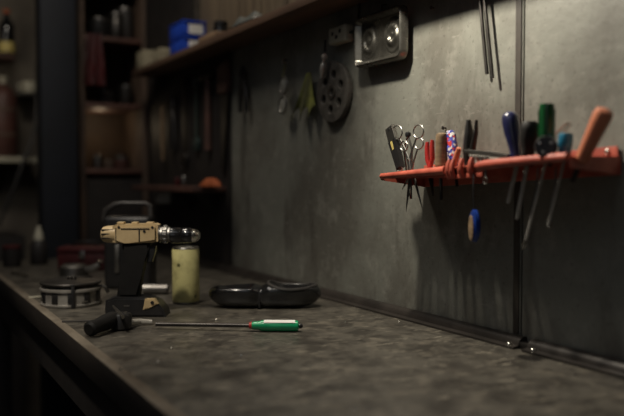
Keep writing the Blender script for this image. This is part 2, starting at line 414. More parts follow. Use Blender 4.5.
# cream boxes at the far end
for (y, wd, h, lab) in ((2.86, .05, .062, 'larger cream cardboard box at the far end of the shelf'), (2.68, .038, .045, 'smaller cream box between the large one and the blue bins')):
    t = Thing('cardboard_box', lab, 'box', (.905, y, SZ + .0006), group='cream boxes on the shelf end')
    b = MB(); b.box((0, 0, h / 2), (wd * 1.4, wd * 1.7, h), bev=.001); t.part('carton', b, M['cardpaper'])
    b = MB(); b.box((0, 0, h + .001), (wd * 1.46, wd * 1.76, .004), bev=.001); b.box((0, -wd * .87, h - .008), (wd * 1.44, .002, .018)); t.part('lid', b, M['cardpaper'])
# wood offcut, dark jar, film packet
p = onX(216, 37, .90); p.z = SZ + .0006
b = MB(); b.box((p.x - .006, p.y, p.z + .008), (.05, .14, .016), bev=.002); solo('wood_offcut', b, mat('pale_raw_wood', (.30, .20, .12), .7, 0, (.2, .13, .08), stretch=(1, .2, 1)), p, 'short pale wood offcut lying beside the blue bins', 'wood offcut')
t = Thing('jar', 'dark round jar standing behind the wood offcut on the shelf', 'jar', (.925, 2.20, SZ + .017))
b = MB(); b.lathe([(.022, 0), (.025, .004), (.025, .04), (.020, .048), (.020, .050)]); t.part('body', b, M['gloss'])
b = MB(); b.lathe([(.022, .0502), (.022, .062), (.019, .064)]); t.part('lid', b, M['black'])
t.o.location.z = SZ + .0006; t.M.translation.z = SZ + .0006
p = onX(254, 20, .91)
t = Thing('plastic_packet', 'crumpled clear packet of small parts lying on the shelf', 'packet', (.908, p.y, SZ + .001))
b = MB()
def pk(u, v, s=1):
    x = (u - .5) * .085; y = (v - .5) * .17; e = (1 - (2 * u - 1) ** 4) * (1 - (2 * v - 1) ** 4)
    h = .034 * e * (.7 + .3 * math.sin(u * 11 + v * 5) * math.cos(v * 14)) + .002
    return Vector((x, y, h if s > 0 else 0))
b.grid(lambda u, v: pk(u, v), 18, 26); b.grid(lambda u, v: pk(u, v, -1), 18, 26)
t.part('bag', b, M['foil'])
b = MB(); b.box((0, -.09, .0035), (.08, .018, .003), bev=.001); t.part('seal', b, M['white'])

# ------------------------------------------------------------------ red tool rack (5 cm back plate, open slot, rolled front rail with teeth)
RA = Vector((0, 1.245, CAM.z + .0015)); ang = math.atan(.047)
# local axes: x along wall toward the viewer, y = out of the wall (towards -X world), z up
xd = Vector((0, -math.cos(ang), math.sin(ang))); yd = Vector((-1, 0, 0)); zd = xd.cross(yd)
if zd.z < 0: zd = -zd
RB = Matrix((xd, yd, zd)).transposed()
RO = Vector((WX - .0022, 1.235, CAM.z + .0075))
rack = Thing('tool_rack', 'red enamelled metal tool rack screwed to the wall above the bench', 'tool rack', RO, RB)
RL = .468; DEP = .108
def lx(px): return (RO.y - onX(px, 170, WX - .11).y) / math.cos(ang)
b = MB(); b.box((RL / 2, .002, .000), (RL, .003, .044), bev=.001); rack.part('back_plate', b, M['red'])
b = MB(); b.box((RL / 2, .0405, .004), (RL, .074, .003), bev=.0008)
for k in range(25):
    x = .012 + k * (RL - .024) / 24
    b.box((x, .085, .004), (.0160, .044, .0036), bev=.0008)
rack.part('shelf_web', b, M['red'])
xa, xb = lx(446), lx(479)
b = MB(); b.tube([(0.002, DEP, .000), (xa * .5, DEP, .000), (xa, DEP, .000)], [.0055, .0068, .008], n=12); b.tube([(xb, DEP, .0015), (xb + .02, DEP, .003), (.36, DEP, .004), (RL - .002, DEP, .004)], [.0085, .0085, .0075, .0065], n=12)
b.prism([(0, -.005), (xa, -.013), (xa, .003), (0, .003)], DEP - .002, DEP + .0015, T=Matrix(((1, 0, 0, 0), (0, 0, 1, 0), (0, 1, 0, 0), (0, 0, 0, 1))))
b.box(((xa + xb) / 2, DEP - .006, -.012), (xb - xa + .01, .004, .008), bev=.001)
rack.part('front_rail', b, M['red'])
for px in (448.5, 452.5, 461, 471):
    x = lx(px)
    b = MB(); b.tube([(x, DEP - .003, -.014), (x, DEP + .002, -.002), (x, DEP, .010), (x + .001, DEP - .003, .018)], [.0045, .0050, .0046, .0036], n=8); rack.part('tooth', b, M['red'])
b = MB(); b.prism([(0, -.022), (DEP, -.008), (DEP + .004, 0), (DEP, .006), (0, .010)], 0, .003, T=Matrix(((0, 0, 1, -.003), (1, 0, 0, 0), (0, 1, 0, 0), (0, 0, 0, 1)))); rack.part('end_flange', b, M['red'])
b = MB(); b.prism([(0, -.022), (DEP, -.012), (DEP + .002, -.004), (DEP, .003), (0, .006)], 0, .003, T=Matrix(((0, 0, 1, RL), (1, 0, 0, 0), (0, 1, 0, 0), (0, 0, 0, 1)))); rack.part('end_flange', b, M['red'])
for x in (.03, .25, RL - .018):
    b = MB(); b.lathe([(.0045, 0), (.0042, .002), (.002, .0032), (0, .0034)], n=12, T=Matrix.Translation((x, .0036, .014)) @ Matrix.Rotation(-PI / 2, 4, 'X')); rack.part('screw', b, M['steel'])

# ---- tools standing in the rack: TX is the plane of the open slot
TX = WX - .0022 - .085
def tp(px, py, X=None): return onX(px, py, TX if X is None else X)
def driver(name, label, cat, top, bot, r, hm, shaft_end, shaft_r=.0028, X=None, flutes=0, prof=None, cap=None, shm=None):
    """handle from pixel top to pixel bot, shaft on to pixel shaft_end"""
    A = tp(*top, X); B = tp(*bot, X); L = (A - B).length
    t = Thing(name, label, cat, B)
    Tm = along(B, A)
    pr = prof or [(.45, 0), (.62, .03), (.70, .12), (.80, .22), (.95, .45), (1.0, .70), (.98, .85), (.82, .95), (.45, 1.0), (0, 1.0)]
    b = MB(); b.lathe([(r * a, L * z) for a, z in pr], T=Tm, n=20)
    if flutes:
        for k in range(flutes):
            a = 2 * PI * k / flutes
            b.tube([Tm @ Vector((r * .93 * math.cos(a), r * .93 * math.sin(a), L * .25)), Tm @ Vector((r * .96 * math.cos(a), r * .96 * math.sin(a), L * .9))], r * .2, n=6)
    t.part('handle', b, hm, world=True)
    if cap:
        b = MB(); b.lathe([(r * .80, L * .97), (r * .8, L * 1.03), (r * .4, L * 1.06), (0, L * 1.06)], T=Tm, n=16); t.part('end_cap', b, cap, world=True)
    if shaft_end:
        E = tp(*shaft_end, X)
        b = MB(); b.tube([B + (A - B) * .02, B + (E - B) * .92, E], [shaft_r, shaft_r, shaft_r * .8], n=8); t.part('shaft', b, shm or M['shaft'], world=True)
    return t
driver('screwdriver', 'screwdriver with thick navy blue rounded handle standing in the rack', 'screwdriver', (509, 112), (517, 166), .0130, M['bluehandle'], (508, 203), .0036, prof=[(.55, 0), (.62, .06), (.60, .2), (.72, .38), (.98, .62), (1.05, .78), (1.0, .9), (.75, .97), (.35, 1.0), (0, 1.0)])
driver('screwdriver', 'short screwdriver with blackish brown handle between the navy and green handles', 'screwdriver', (530, 121), (527, 166), .0135, M['rubber'], (517, 219), .0033, prof=[(.7, 0), (.8, .1), (.75, .3), (.95, .55), (1.08, .8), (1.0, .93), (.7, 1.0), (0, 1.0)])
driver('screwdriver', 'tall screwdriver with square-topped dark green fluted handle', 'screwdriver', (547, 104), (546, 162), .0115, M['greenhandle'], (526, 240), .0022, flutes=6, prof=[(.6, 0), (.75, .08), (.8, .3), (.9, .35), (1.0, .45), (1.0, .94), (.92, 1.0), (0, 1.0)], X=TX)
driver('screwdriver', 'small driver with teal blue cap just left of the orange handle', 'screwdriver', (566, 133), (564, 162), .0105, M['teal'], (548, 226), .0018, prof=[(.8, 0), (.9, .2), (.9, .5), (1.02, .55), (1.0, .9), (.8, 1.0), (0, 1.0)])
t = driver('file', 'file with an orange varnished wooden handle leaning to the right', 'file', (606, 109), (581, 161), .0135, M['orangewood'], (572, 182), .004, prof=[(.62, 0), (.7, .04), (.78, .2), (.86, .45), (.98, .75), (1.02, .88), (.9, .97), (.5, 1.0), (0, 1.0)], shm=M['blacksteel'])
driver('file', 'straight tan wooden file handle with turned grooves, left of the wrapper', 'file', (442, 133), (441, 168), .0112, M['cork'], (441, 200), .003, shm=M['blacksteel'],
       prof=[(.8, 0)] + [(.93 + .06 * (k % 2), .05 + k * .045) for k in range(20)] + [(.85, .98), (.5, 1.0), (0, 1.0)])
# slim red handled pliers
A = tp(427, 143); B = tp(429, 172)
t = Thing('pliers', 'slim pliers with two red dipped handles standing up in the rack', 'pliers', B)
for px0, px1, py0 in ((427, 430, 142), (432, 430, 140)):
    b = MB(); b.tube([tp(px0 + .4, py0), tp(px0, py0 + 6), tp(px0 + .5, py0 + 18), tp(px1, 169)], [.0035, .0045, .0045, .0035], n=10); t.part('handle', b, M['redplastic'], world=True)
b = MB(); b.tube([tp(430, 168), tp(431, 180), tp(433, 196)], [.0045, .0045, .001], n=8); t.part('jaw', b, M['blacksteel'], world=True)
# small ring in front of pliers: red-brown diag handle
driver('craft_knife', 'short orange brown handle leaning beside the printed wrapper', 'knife', (459.5, 147), (452, 170), .0055, M['orangewood'], None, prof=[(.8, 0), (.9, .2), (1, .7), (.8, .95), (0, 1)])
# printed wrapper
A = tp(450, 131, TX + .012); B = tp(455, 170, TX + .012)
t = Thing('wrapped_marker', 'marker in a blue, white and red printed wrapper standing in the rack', 'marker', B)
Tm = along(B, A); L = (A - B).length
b = MB(); b.lathe([(.0075, 0), (.010, .004), (.0105, L * .5), (.0098, L * .9), (.006, L), (0, L)], T=Tm, n=14); t.part('wrapper', b, M['print'], world=True)
b = MB(); b.tube([Tm @ Vector((0, 0, .004)), Tm @ Vector((0, 0, -.030))], .003, n=8); t.part('stem', b, M['black'], world=True)

# scissors
def scissors(label, rings, pivot, tips, r, m, grip=None):
    t = Thing('scissors', label, 'scissors', tp(*pivot), group='scissors hanging in the rack')
    P = tp(*pivot)
    for k in range(2):
        c = tp(*rings[k], X=TX + (.002 if k else -.002)); ax = frame((0, -1, 0), (0, 0, 1))
        rp = []
        for i in range(22):
            a = 2 * PI * i / 22
            rp.append(c + Vector((0, -1, 0)) * (r[k] * math.cos(a)) * 1.25 + Vector((0, 0, 1)) * (r[k] * math.sin(a)))
        blade = MB()
        tip = tp(*tips[k], X=TX + (.0025 if k else -.0025))
        off = Vector((.0012 if k else -.0012, 0, 0))
        base = P + off
        Q = c + (base - c).normalized() * r[k]
        blade.tube([Q, Q.lerp(base, .5) + Vector((0, .002 * (1 if k else -1), 0)), base, base.lerp(tip, .5), tip], [.0022, .0026, .0042, .0038, .0006], n=8, flat=.45)
        t.part('blade', blade, m, world=True)
        b = MB(); b.tube(rp, .0013 if not grip else .002, n=7, closed=True); t.part('finger_ring', b, grip or m, world=True)
    b = MB(); b.lathe([(.0026, -.004), (.0026, .004)], T=Matrix.Translation(P) @ Matrix.Rotation(PI / 2, 4, 'Y'), n=10); t.part('rivet', b, M['steel'], world=True)
scissors('scissors with two large thin bright rings, the widest pair in the rack', ((397, 132.5), (418.5, 131.5)), (409, 160), ((411, 190), (423, 211)), (.0135, .0125), M['greysteel'])
scissors('small dark scissors with narrow rings behind the larger pair', ((404, 146), (419, 143.5)), (411, 172), ((406, 212), (402, 190)), (.0095, .0105), M['greysteel'])
# black clip with round top between the ring handles
A = tp(408, 134.5, TX + .01); B = tp(409, 158, TX + .01)
t = Thing('tweezers', 'dark tweezers with a round black top between the scissor rings', 'tweezers', B)
b = MB(); b.lathe([(0, -.006), (.005, -.004), (.0062, 0), (.005, .004), (0, .006)], T=Matrix.Translation(A), n=14); t.part('knob', b, M['black'], world=True)
for s in (-1, 1):
    b = MB(); b.tube([A, tp(408 + s * 4, 150, TX + .01), tp(409 + s * 2, 175, TX + .01), tp(411 + s * .8, 199, TX + .01)], [.002, .0022, .002, .0008], n=8); t.part('leg', b, M['greysteel'], world=True)
b = MB(); b.tube([tp(406, 182, TX + .01), tp(411, 187, TX + .01), tp(416, 181, TX + .01)], .001, n=6); b.tube([tp(411, 176, TX + .01), tp(411, 199, TX + .01)], .0016, n=6); t.part('red_spring', b, M['redplastic'], world=True, label='thin red spring arm')
# folding knife / olive handled tool on the left
A = tp(390, 127); B = tp(400, 166)
t = Thing('utility_knife', 'black tapered knife handle with yellow inlay and worn steel end, leftmost in the rack', 'knife', B)
ax = (B - A).normalized(); side = Vector((0, -1, 0)); side = (side - ax * side.dot(ax)).normalized()
def kb(o, a0, a1, w0, w1, th, m, nm, lab=None):
    T4 = Matrix.Translation(A) @ Matrix((side, side.cross(-ax), -ax)).transposed().to_4x4()
    b = MB(); L = (B - A).length
    T5 = T4 @ Matrix(((1, 0, 0, 0), (0, 0, 1, 0), (0, 1, 0, 0), (0, 0, 0, 1)))
    b.prism([(-w0, -a0 * L), (w0, -a0 * L), (w1, -a1 * L), (-w1, -a1 * L)], -th, th, T=T5, bev=.0015)
    t.part(nm, b, m, world=True, label=lab)
kb(t, .0, .42, .0125, .0130, .005, M['greysteel'], 'bolster', 'worn steel end')
kb(t, .34, 1.06, .0125, .0080, .0062, M['black'], 'handle')
kb(t, .36, .60, .0045, .0040, .0068, M['yellow'], 'inlay', 'pale yellow inlay')
b = MB(); b.lathe([(.003, -.0055), (.003, .0055)], T=Matrix.Translation(A + ax * .006) @ Matrix.Rotation(PI / 2, 4, 'Y'), n=12); t.part('eyelet', b, M['black'], world=True)
# ring lying on the left flange
c = tp(399.5, 168.5)
b = MB(); b.tube([c + Vector((0, -.0085 * math.cos(a * PI / 9), .0068 * math.sin(a * PI / 9))) for a in range(18)], .0018, n=7, closed=True)
solo('key_ring', b, M['steel'], c, 'small bright metal ring at the left end of the red rack', 'ring')
# upright black pliers, jaws up
P = tp(470, 152, TX + .008)
t = Thing('pliers', 'dark grey pliers standing jaws up in the rack beside the wrapper', 'pliers', P)
for s, tx in ((-1, 468.5), (1, 476.5)):
    b = MB(); b.tube([tp(470.5 + s * .8, 168, TX + .008), tp(470.5 + s * 2, 150, TX + .008), tp(tx - s * .5, 132, TX + .008), tp(tx, 120, TX + .008)], [.0105 if s < 0 else .006, .0115 if s < 0 else .0065, .0090 if s < 0 else .0045, .0045 if s < 0 else .003], n=10, flat=.7)
    t.part('jaw', b, M['blacksteel'], world=True)
b = MB(); b.lathe([(.006, -.008), (.006, .008)], T=Matrix.Translation(P) @ Matrix.Rotation(PI / 2, 4, 'Y'), n=14); t.part('pivot', b, M['greysteel'], world=True)
# adjustable wrench lying along the rack
A = tp(467, 152.0, TX - .004); B = tp(511, 156.5, TX - .004)
t = Thing('adjustable_wrench', 'dull steel adjustable wrench lying flat along the top of the rack', 'wrench', A.lerp(B, .5))
ax = (B - A).normalized(); up = Vector((0, 0, 1)); n_ = ax.cross(up)
T6 = Matrix.Translation(A) @ Matrix((ax, up, ax.cross(up))).transposed().to_4x4(); LL = (B - A).length
b = MB(); b.prism([(-.004, .000), (0, .004), (LL * .45, .005), (LL * .75, .004), (LL, .004), (LL, -.005), (LL * .5, -.004), (LL * .1, -.001)], -.008, .008, T=T6, bev=.001)
t.part('handle', b, M['greysteel'], world=True)
b = MB(); b.prism([(LL * .14, -.003), (LL * .95, -.004), (LL * .92, -.016), (LL * .7, -.018), (LL * .55, -.013), (LL * .3, -.019), (LL * .18, -.011)], -.010, .010, T=T6, bev=.0015)
t.part('head', b, M['shaft'], world=True)
for k in range(4):
    b = MB(); b.lathe([(.0035, -.004), (.0045, -.002), (.0045, .002), (.0035, .004)], T=T6 @ Matrix.Translation((LL * (.25 + .11 * k), -.007, .009)), n=10); t.part('knurl', b, M['greysteel'], world=True)
# round black knob tool with steel spots
c = tp(546, 147, TX - .022)
t = Thing('pulley_wheel', 'round black wheel with bright hub parts resting in front of the green handle', 'wheel', c)
Tw = Matrix.Translation(c) @ zframe(Vector((-.80, -.6, .1))).to_4x4()
b = MB(); b.lathe([(.0095, -.006), (.0150, -.006), (.0165, -.003), (.0150, 0), (.0165, .003), (.0150, .006), (.0095, .006)], T=Tw, n=26); t.part('rim', b, M['black'], world=True)
b = MB(); b.lathe([(.0095, -.002), (.0095, .002)], T=Tw, n=20); t.part('web', b, M['blacksteel'], world=True)
for a in (.4, 2.5, 4.3):
    b = MB(); b.lathe([(.003, -.001), (.0035, .003), (.002, .006), (0, .0065)], T=Tw @ Matrix.Translation((.0095 * math.cos(a), .0095 * math.sin(a), .002)), n=10); t.part('hub_bolt', b, M['steel'], world=True)
b = MB(); b.tube([tp(549, 153, TX - .018), tp(550, 166, TX - .012)], .003, n=8); t.part('stem', b, M['blacksteel'], world=True)
# clear tube
driver('clear_tube', 'short clear plastic tube sticking up behind the teal cap', 'tube', (569, 124), (556, 136), .0045, M['glass'], (553, 160), .001, X=TX + .02, prof=[(.9, 0), (1, .1), (1, .9), (.9, 1.0), (0, 1.0)])
# blue and cream tag hanging on a cord
c = tp(474, 226, TX - .028)
t = Thing('hanging_tag', 'oval blue tag with pale face hanging on a dark cord below the rack', 'tag', tp(474, 181, TX - .028))
Tg = Matrix.Translation(c) @ zframe(Vector((-1.0, .42, 0)), (0, -1, 0)).to_4x4()
b = MB()
def oval(rx, ry, z0, z1, z2, T):
    vs = []; rings = [(.0, z0), (.80, z0), (1, z0 + (z1 - z0) * .4), (1, z1), (.8, z2), (0, z2)]
    n = 28
    for k, (f, z) in enumerate(rings):
        for i in range(n):
            a = 2 * PI * i / n; vs.append((rx * f * math.cos(a), ry * f * math.sin(a), z))
    fs = [(k * n + i, k * n + (i + 1) % n, (k + 1) * n + (i + 1) % n, (k + 1) * n + i) for k in range(5) for i in range(n)]
    return vs, fs
vs, fs = oval(.0165, .0275, -.007, .002, .005, Tg); b._add(vs, fs, Tg); t.part('body', b, M['bluebright'], world=True, label='glossy blue shell')
b = MB(); vs, fs = oval(.0115, .021, .0045, .0062, .0068, Tg); b._add(vs, fs, Tg @ Matrix.Translation((.001, -.003, 0))); t.part('face', b, M['cork'], world=True, label='pale oval face')
b = MB(); b.tube([c + Vector((0, 0, .026)), tp(473, 195, TX - .028), tp(473.5, 178, TX - .026), tp(473.5, 172, TX - .020)], .0011, n=7); t.part('cord', b, M['black'], world=True)
# small snap hook
c = tp(485.5, 178, TX - .026)
t = Thing('snap_hook', 'tiny bright snap hook hanging from the middle of the rack rail', 'hook', c)
b = MB(); b.tube([c + Vector((0, -.004 * math.cos(a), .0055 * math.sin(a) - .004)) for a in [2 * PI * i / 12 for i in range(12)]], .0012, n=6, closed=True); t.part('loop', b, M['steel'], world=True)
b = MB(); b.tube([c + Vector((0, 0, .001)), c + Vector((0, 0, .014))], .0016, n=6); t.part('shank', b, M['greysteel'], world=True)
# wire hook with loop end below
t = Thing('wire_hook', 'thin bent steel wire with a small loop end hanging below the rack', 'wire hook', tp(539, 176))
b = MB(); b.tube([tp(556, 166, TX + .01), tp(555, 185, TX + .01), tp(551, 205, TX + .01), tp(548, 226, TX + .01)], .0013, n=6); t.part('wire', b, M['greysteel'], world=True)
cc = tp(549.5, 222, TX + .01); b = MB(); b.tube([cc + Vector((0, -.005 * math.cos(a), .009 * math.sin(a))) for a in [2 * PI * i / 14 for i in range(14)]], .0012, n=6, closed=True); t.part('loop', b, M['greysteel'], world=True)
t = Thing('wire_hook', 'long thin steel wire with a forked end, the lowest hanging below the rack', 'wire hook', tp(538, 176))
b = MB(); b.tube([tp(538, 168), tp(537, 182), tp(531, 212), tp(526, 238)], .0014, n=6); t.part('wire', b, M['greysteel'], world=True)
b = MB(); b.tube([tp(526, 238), tp(521.5, 245), tp(522, 249)], .0012, n=6); b.tube([tp(526, 238), tp(527, 243), tp(524.5, 248)], .0012, n=6); t.part('fork', b, M['steel'], world=True)

# ------------------------------------------------------------------ things on the wall
# embossed tray
A = onX(358, 20, WX - .016); ty0, ty1 = onX(360, 45, WX - .016).y, onX(409, 30, WX - .016).y
cy = (ty0 + ty1) / 2; hw = abs(ty0 - ty1) / 2 ; zc = onX(384, 37, WX - .016).z; hh = .057
t = Thing('embossed_tray', 'bright metal tray with rounded corners and two embossed roundels hung on the wall', 'tray', (WX - .018, cy, zc - .002),
          Matrix((Vector((0, -1, 0)), Vector((0, 0, 1)), Vector((-1, 0, 0)))).transposed())
def rrect(w_, h_, r_, n=6):
    o = []
    for cx, cy_, a0 in ((w_ - r_, h_ - r_, 0), (-w_ + r_, h_ - r_, 90), (-w_ + r_, -h_ + r_, 180), (w_ - r_, -h_ + r_, 270)):
        for i in range(n + 1): o.append((cx + r_ * math.cos(R(a0 + 90 * i / n)), cy_ + r_ * math.sin(R(a0 + 90 * i / n))))
    return o
levels = [(0, 0, .0), (-.002, -.002, .014), (-.006, -.006, .018), (-.010, -.010, .016), (-.013, -.013, .004), (-.016, -.016, .002)]
b = MB(); vs = []; fs = []; n = 28
for (dw, dh, z) in levels:
    for (x, y) in rrect(hw + dw, hh + dh, max(.004, .020 + dw)): vs.append((x, y, z))
for k in range(len(levels) - 1):
    for i in range(n): fs.append((k * n + i, k * n + (i + 1) % n, (k + 1) * n + (i + 1) % n, (k + 1) * n + i))
fs.append([(len(levels) - 1) * n + i for i in range(n)]); fs.append([i for i in range(n)][::-1])
b._add(vs, fs); t.part('tray', b, M['tray'], smooth=50)
for k, sx in enumerate((-.50, .46)):
    cx = hw * sx; b = MB()
    def em(u, v, cx=cx, k=k):
        a = 2 * PI * v; r = .036 * u
        h = .0065 * (1 - u ** 6) * (.62 + .38 * math.cos(u * 11 + (1.2 if k else 0))) + (.0012 * math.sin(a * 3 + u * 5) * u * (1 - u) * 4)
        h += .0015 * (math.sin(r * 700 * math.cos(a + .6)) * (1 - u) if k else 0)
        return Vector((cx + r * math.cos(a) * .92, r * math.sin(a) * 1.08, .0022 + max(h, 0)))
    b.grid(em, 16, 40); t.part('roundel', b, M['tray'], smooth=60)
b = MB(); b.tube([(0, hh - .004, .002), (0, hh + .014, .001), (0, hh + .016, -.010)], .002, n=6); t.part('hook', b, M['blacksteel'])

# disc with holes
c = onX(334, 92, WX - .012)
t = Thing('backing_disc', 'grey round disc with a ring of holes hanging on the wall', 'disc', c, Matrix((Vector((0, -1, 0)), Vector((0, 0, 1)), Vector((-1, 0, 0)))).transposed())
def holed(Rr, holes, hr, z0, z1, c0):
    """disc by polar grid, cells under holes left out"""
    b = MB(); cu = bpy.data.curves.new('tmp', 'CURVE'); cu.dimensions = '2D'; cu.fill_mode = 'BOTH'; cu.extrude = (z1 - z0) / 2; cu.bevel_depth = .0012; cu.bevel_resolution = 2
    def circ(x, y, r_, rev=False):
        s = cu.splines.new('POLY'); N_ = 36 if r_ > .02 else 18; s.points.add(N_ - 1)
        for i in range(N_):
            a = 2 * PI * i / N_ * (-1 if rev else 1); s.points[i].co = (x + r_ * math.cos(a), y + r_ * math.sin(a), 0, 1)
        s.use_cyclic_u = True
    circ(0, 0, Rr); circ(0, 0, c0, True)
    for x, y in holes: circ(x, y, hr, True)
    ob = bpy.data.objects.new('tmp', cu); col.objects.link(ob)
    dg = bpy.context.evaluated_depsgraph_get(); dg.update(); me = bpy.data.meshes.new_from_object(ob.evaluated_get(dg))
    b.bm.from_mesh(me); bpy.data.objects.remove(ob); bpy.data.curves.remove(cu); bpy.data.meshes.remove(me)
    return b
DR = .072
b = holed(DR, [(.042 * math.cos(R(60 * k + 20)), .042 * math.sin(R(60 * k + 20))) for k in range(6)], .0120, -.005, .005, .010)
t.part('pad', b, M['disc'], smooth=30)
b = MB(); b.ring_plate(.0098, .018, .0058, .0085, n=24); t.part('hub_ring', b, M['greysteel'])
b = MB(); b.lathe([(.012, -.0112), (.012, -.0065)], n=16); t.part('wall_spacer', b, M['black'])
# chrome swivel hanging at its top-left
A = onX(325, 54, WX - .03)
t = Thing('swivel_clip', 'bright chrome swivel clip hanging on a black cord beside the disc', 'clip', A)
pts = [(325.2, 40), (325, 52)]
b = MB(); b.tube([onX(x, y, WX - .03) for x, y in pts], .003, n=8); t.part('cord', b, M['black'], world=True)
P0 = onX(325, 54, WX - .03); P1 = onX(321, 78, WX - .03); Lk = (P1 - P0).length
b = MB(); b.lathe([(.003, 0), (.007, .004), (.0075, .010), (.004, .013), (.004, .022), (.0065, .025), (.0075, .036), (.005, .046), (.0028, .052), (.003, Lk), (0, Lk)], T=along(P0, P1), n=16); t.part('swivel', b, M['shaft'], world=True)
b = MB(); q = onX(322, 55, WX - .03); b.tube([q + Vector((0, .008, .001)), q + Vector((0, -.014, .002))], .0018, n=7); t.part('cross_pin', b, M['greysteel'], world=True)
# power socket block
c = onX(341, 35, WX - .014)
t = Thing('socket_block', 'small pale socket block with dark holes on the wall above the disc', 'socket', (WX, c.y, c.z), Matrix((Vector((0, -1, 0)), Vector((0, 0, 1)), Vector((-1, 0, 0)))).transposed())
b = MB(); b.box((0, 0, .014), (.075, .040, .026), bev=.005, seg=3); t.part('block', b, mat('aged_beige_plastic', (.42, .39, .30), .5))
for x, y in ((-.018, .004), (.0, -.006), (.016, .006)):
    b = MB(); b.lathe([(.0052, .0272), (.0052, .0278), (0, .0278)], T=Matrix.Translation((x, y, 0)), n=14); t.part('hole', b, M['black'])
b = MB(); b.tube([(.037, 0, .012), (.055, .002, .010), (.065, .02, .008), (.068, .07, .006)], .003, n=8); t.part('cable', b, M['black'])

# L-shaped rods
for k, (x0, x1, y1, lab) in enumerate(((480, 487, 74, 'left one of two thin dark rods hanging down the wall'), (484.5, 492.5, 78, 'right one of two thin dark rods hanging down the wall, slightly longer'))):
    X = WX - .008 - .0055 * k
    A = onX(x0, 0, X); B = onX(x1, y1, X); U = A + (A - B).normalized() * .16
    b = MB(); b.tube([U + Vector((.006, 0, .012)), U + Vector((.003, 0, .006)), U, A, B], .0034, n=8)
    b.lathe([(.0032, 0), (.0032, .006)], T=along(B + (A - B).normalized() * .006, B), n=8)
    solo('steel_rod', b, M['blacksteel'], U, lab, 'rod', 'thin rods hanging on the wall')
# nail holes and studs
for (px, py, lab) in ((434, 8, 'small dark nail head high on the wall near the tray'), (446, 128, 'small dark nail in the wall just above the tan handle')):
    p = onX(px, py, WX); b = MB(); b.lathe([(.0015, 0), (.0015, .006), (.004, .007), (.0036, .0085), (0, .009)], T=Matrix.Translation(p) @ Matrix.Rotation(-PI / 2, 4, 'Y'), n=10)
    solo('nail', b, M['blacksteel'], p, lab, 'nail')
# yellow-green gloves
c = onX(311, 73, WX - .010)
b = MB()
def drape(u, v, s_=1):
    y = (.5 - u) * (.020 + .088 * v ** .8) + .016 * v; z = -(.125 - .040 * abs(math.sin(u * 7.5 + .4)) ** 1.5 * v) * v
    return c + Vector((-.006 - .012 * v * (1 + math.sin(u * 15 + v * 1.5)) * .5 - (.002 if s_ > 0 else 0), y, z))
b.grid(lambda u, v: drape(u, v), 30, 20); b.grid(lambda u, v: drape(u, v, -1), 30, 20)
solo('hanging_rag', b, M['glove'], c, 'folded yellow-green rag hanging on the wall left of the round disc', 'rag')
# clear goggles / hanging glass bits
c = onX(283, 84, WX - .03)
t = Thing('safety_goggles', 'clear safety goggles hanging by a strap left of the yellow-green rag', 'goggles', c, Matrix((Vector((0, -1, 0)), Vector((0, 0, 1)), Vector((-1, 0, 0)))).transposed())
b = MB()
for s in (-1, 1):
    b.tube([(s * .002 + .026 * math.cos(a) * .8, -.030 + s * .026 + .022 * math.sin(a), 0) for a in [2 * PI * i / 20 for i in range(20)]], .003, n=8, closed=True)
t.part('frame', b, M['greysteel'])
for s in (-1, 1):
    b = MB(); b.lathe([(.0, .004), (.012, .003), (.020, -.001)], T=Matrix.Translation((s * .002, -.030 + s * .026, 0)), n=20, cap=False); t.part('lens', b, M['glass'])
b = MB(); b.tube([(0, .018, 0), (-.003, .035, -.004), (0, .060, -.010)], .003, n=8); t.part('strap', b, M['olive'])
b = MB(); b.lathe([(0, -.009), (.006, -.006), (.007, 0), (.006, .006), (0, .009)], T=Matrix.Translation((0, .060, -.006)), n=14); t.part('buckle', b, M['steel'])

# dark hand tools hanging near the corner
def hang_tool(kind, px, py0, py1, label, m):
    X = WX - .018; A = onX(px, py0, X); B = onX(px, py1, X); L = (A - B).length
    t = Thing(kind, label, kind.replace('_', ' '), A, Matrix((Vector((0, -1, 0)), Vector((0, 0, 1)), Vector((-1, 0, 0)))).transposed(), group='dark hand tools hanging near the corner')
    if kind == 'wrench':
        b = MB(); b.prism([(-.009, -.02), (.009, -.02), (.007, -L + .02), (-.007, -L + .02)], -.003, .003, bev=.001); t.part('shank', b, m)
        b = MB(); b.ring_plate(.009, .019, -.005, .005, n=20, cy=-.005); t.part('ring_end', b, m)
        b = MB(); b.prism([(-.02, -L - .018), (-.009, -L - .018), (-.007, -L), (.007, -L), (.009, -L - .018), (.02, -L - .018), (.022, -L + .008), (.010, -L + .026), (-.010, -L + .026), (-.022, -L + .008)], -.005, .005, bev=.001); t.part('open_end', b, m)
    elif kind == 'hammer':
        b = MB(); b.tube([(0, .01, 0), (0, -L * .5, 0), (0, -L, 0)], [.010, .012, .014], n=10); t.part('handle', b, M['reddish'])
        b = MB(); b.lathe([(.014, -.045), (.016, -.035), (.011, -.02), (.012, .01), (.004, .05)], T=Matrix.Translation((0, .005, 0)) @ Matrix.Rotation(PI / 2, 4, 'Y'), n=14); t.part('head', b, m)
    elif kind == 'hand_saw':
        b = MB(); b.prism([(-.012, -.05), (.05, -.05), (.012, -L), (-.012, -L)], -.001, .001); t.part('blade', b, m)
        b = MB(); b.prism([(-.022, .03), (.045, .04), (.055, -.03), (.045, -.06), (-.02, -.06)], -.009, .009, bev=.003); t.part('handle', b, M['reddish'])
    else:
        for s in (-1, 1):
            b = MB(); b.tube([(s * .022, -L, 0), (s * .020, -L * .6, 0), (s * .006, -L * .32, 0), (-s * .008, -L * .2, 0), (-s * .003, 0, 0)], [.007, .008, .007, .010, .004], n=8); t.part('arm', b, m)
    return t
hang_tool('pliers', 172, 95, 150, 'dark pliers hanging, farthest back of the tools in the corner', M['blacksteel'])
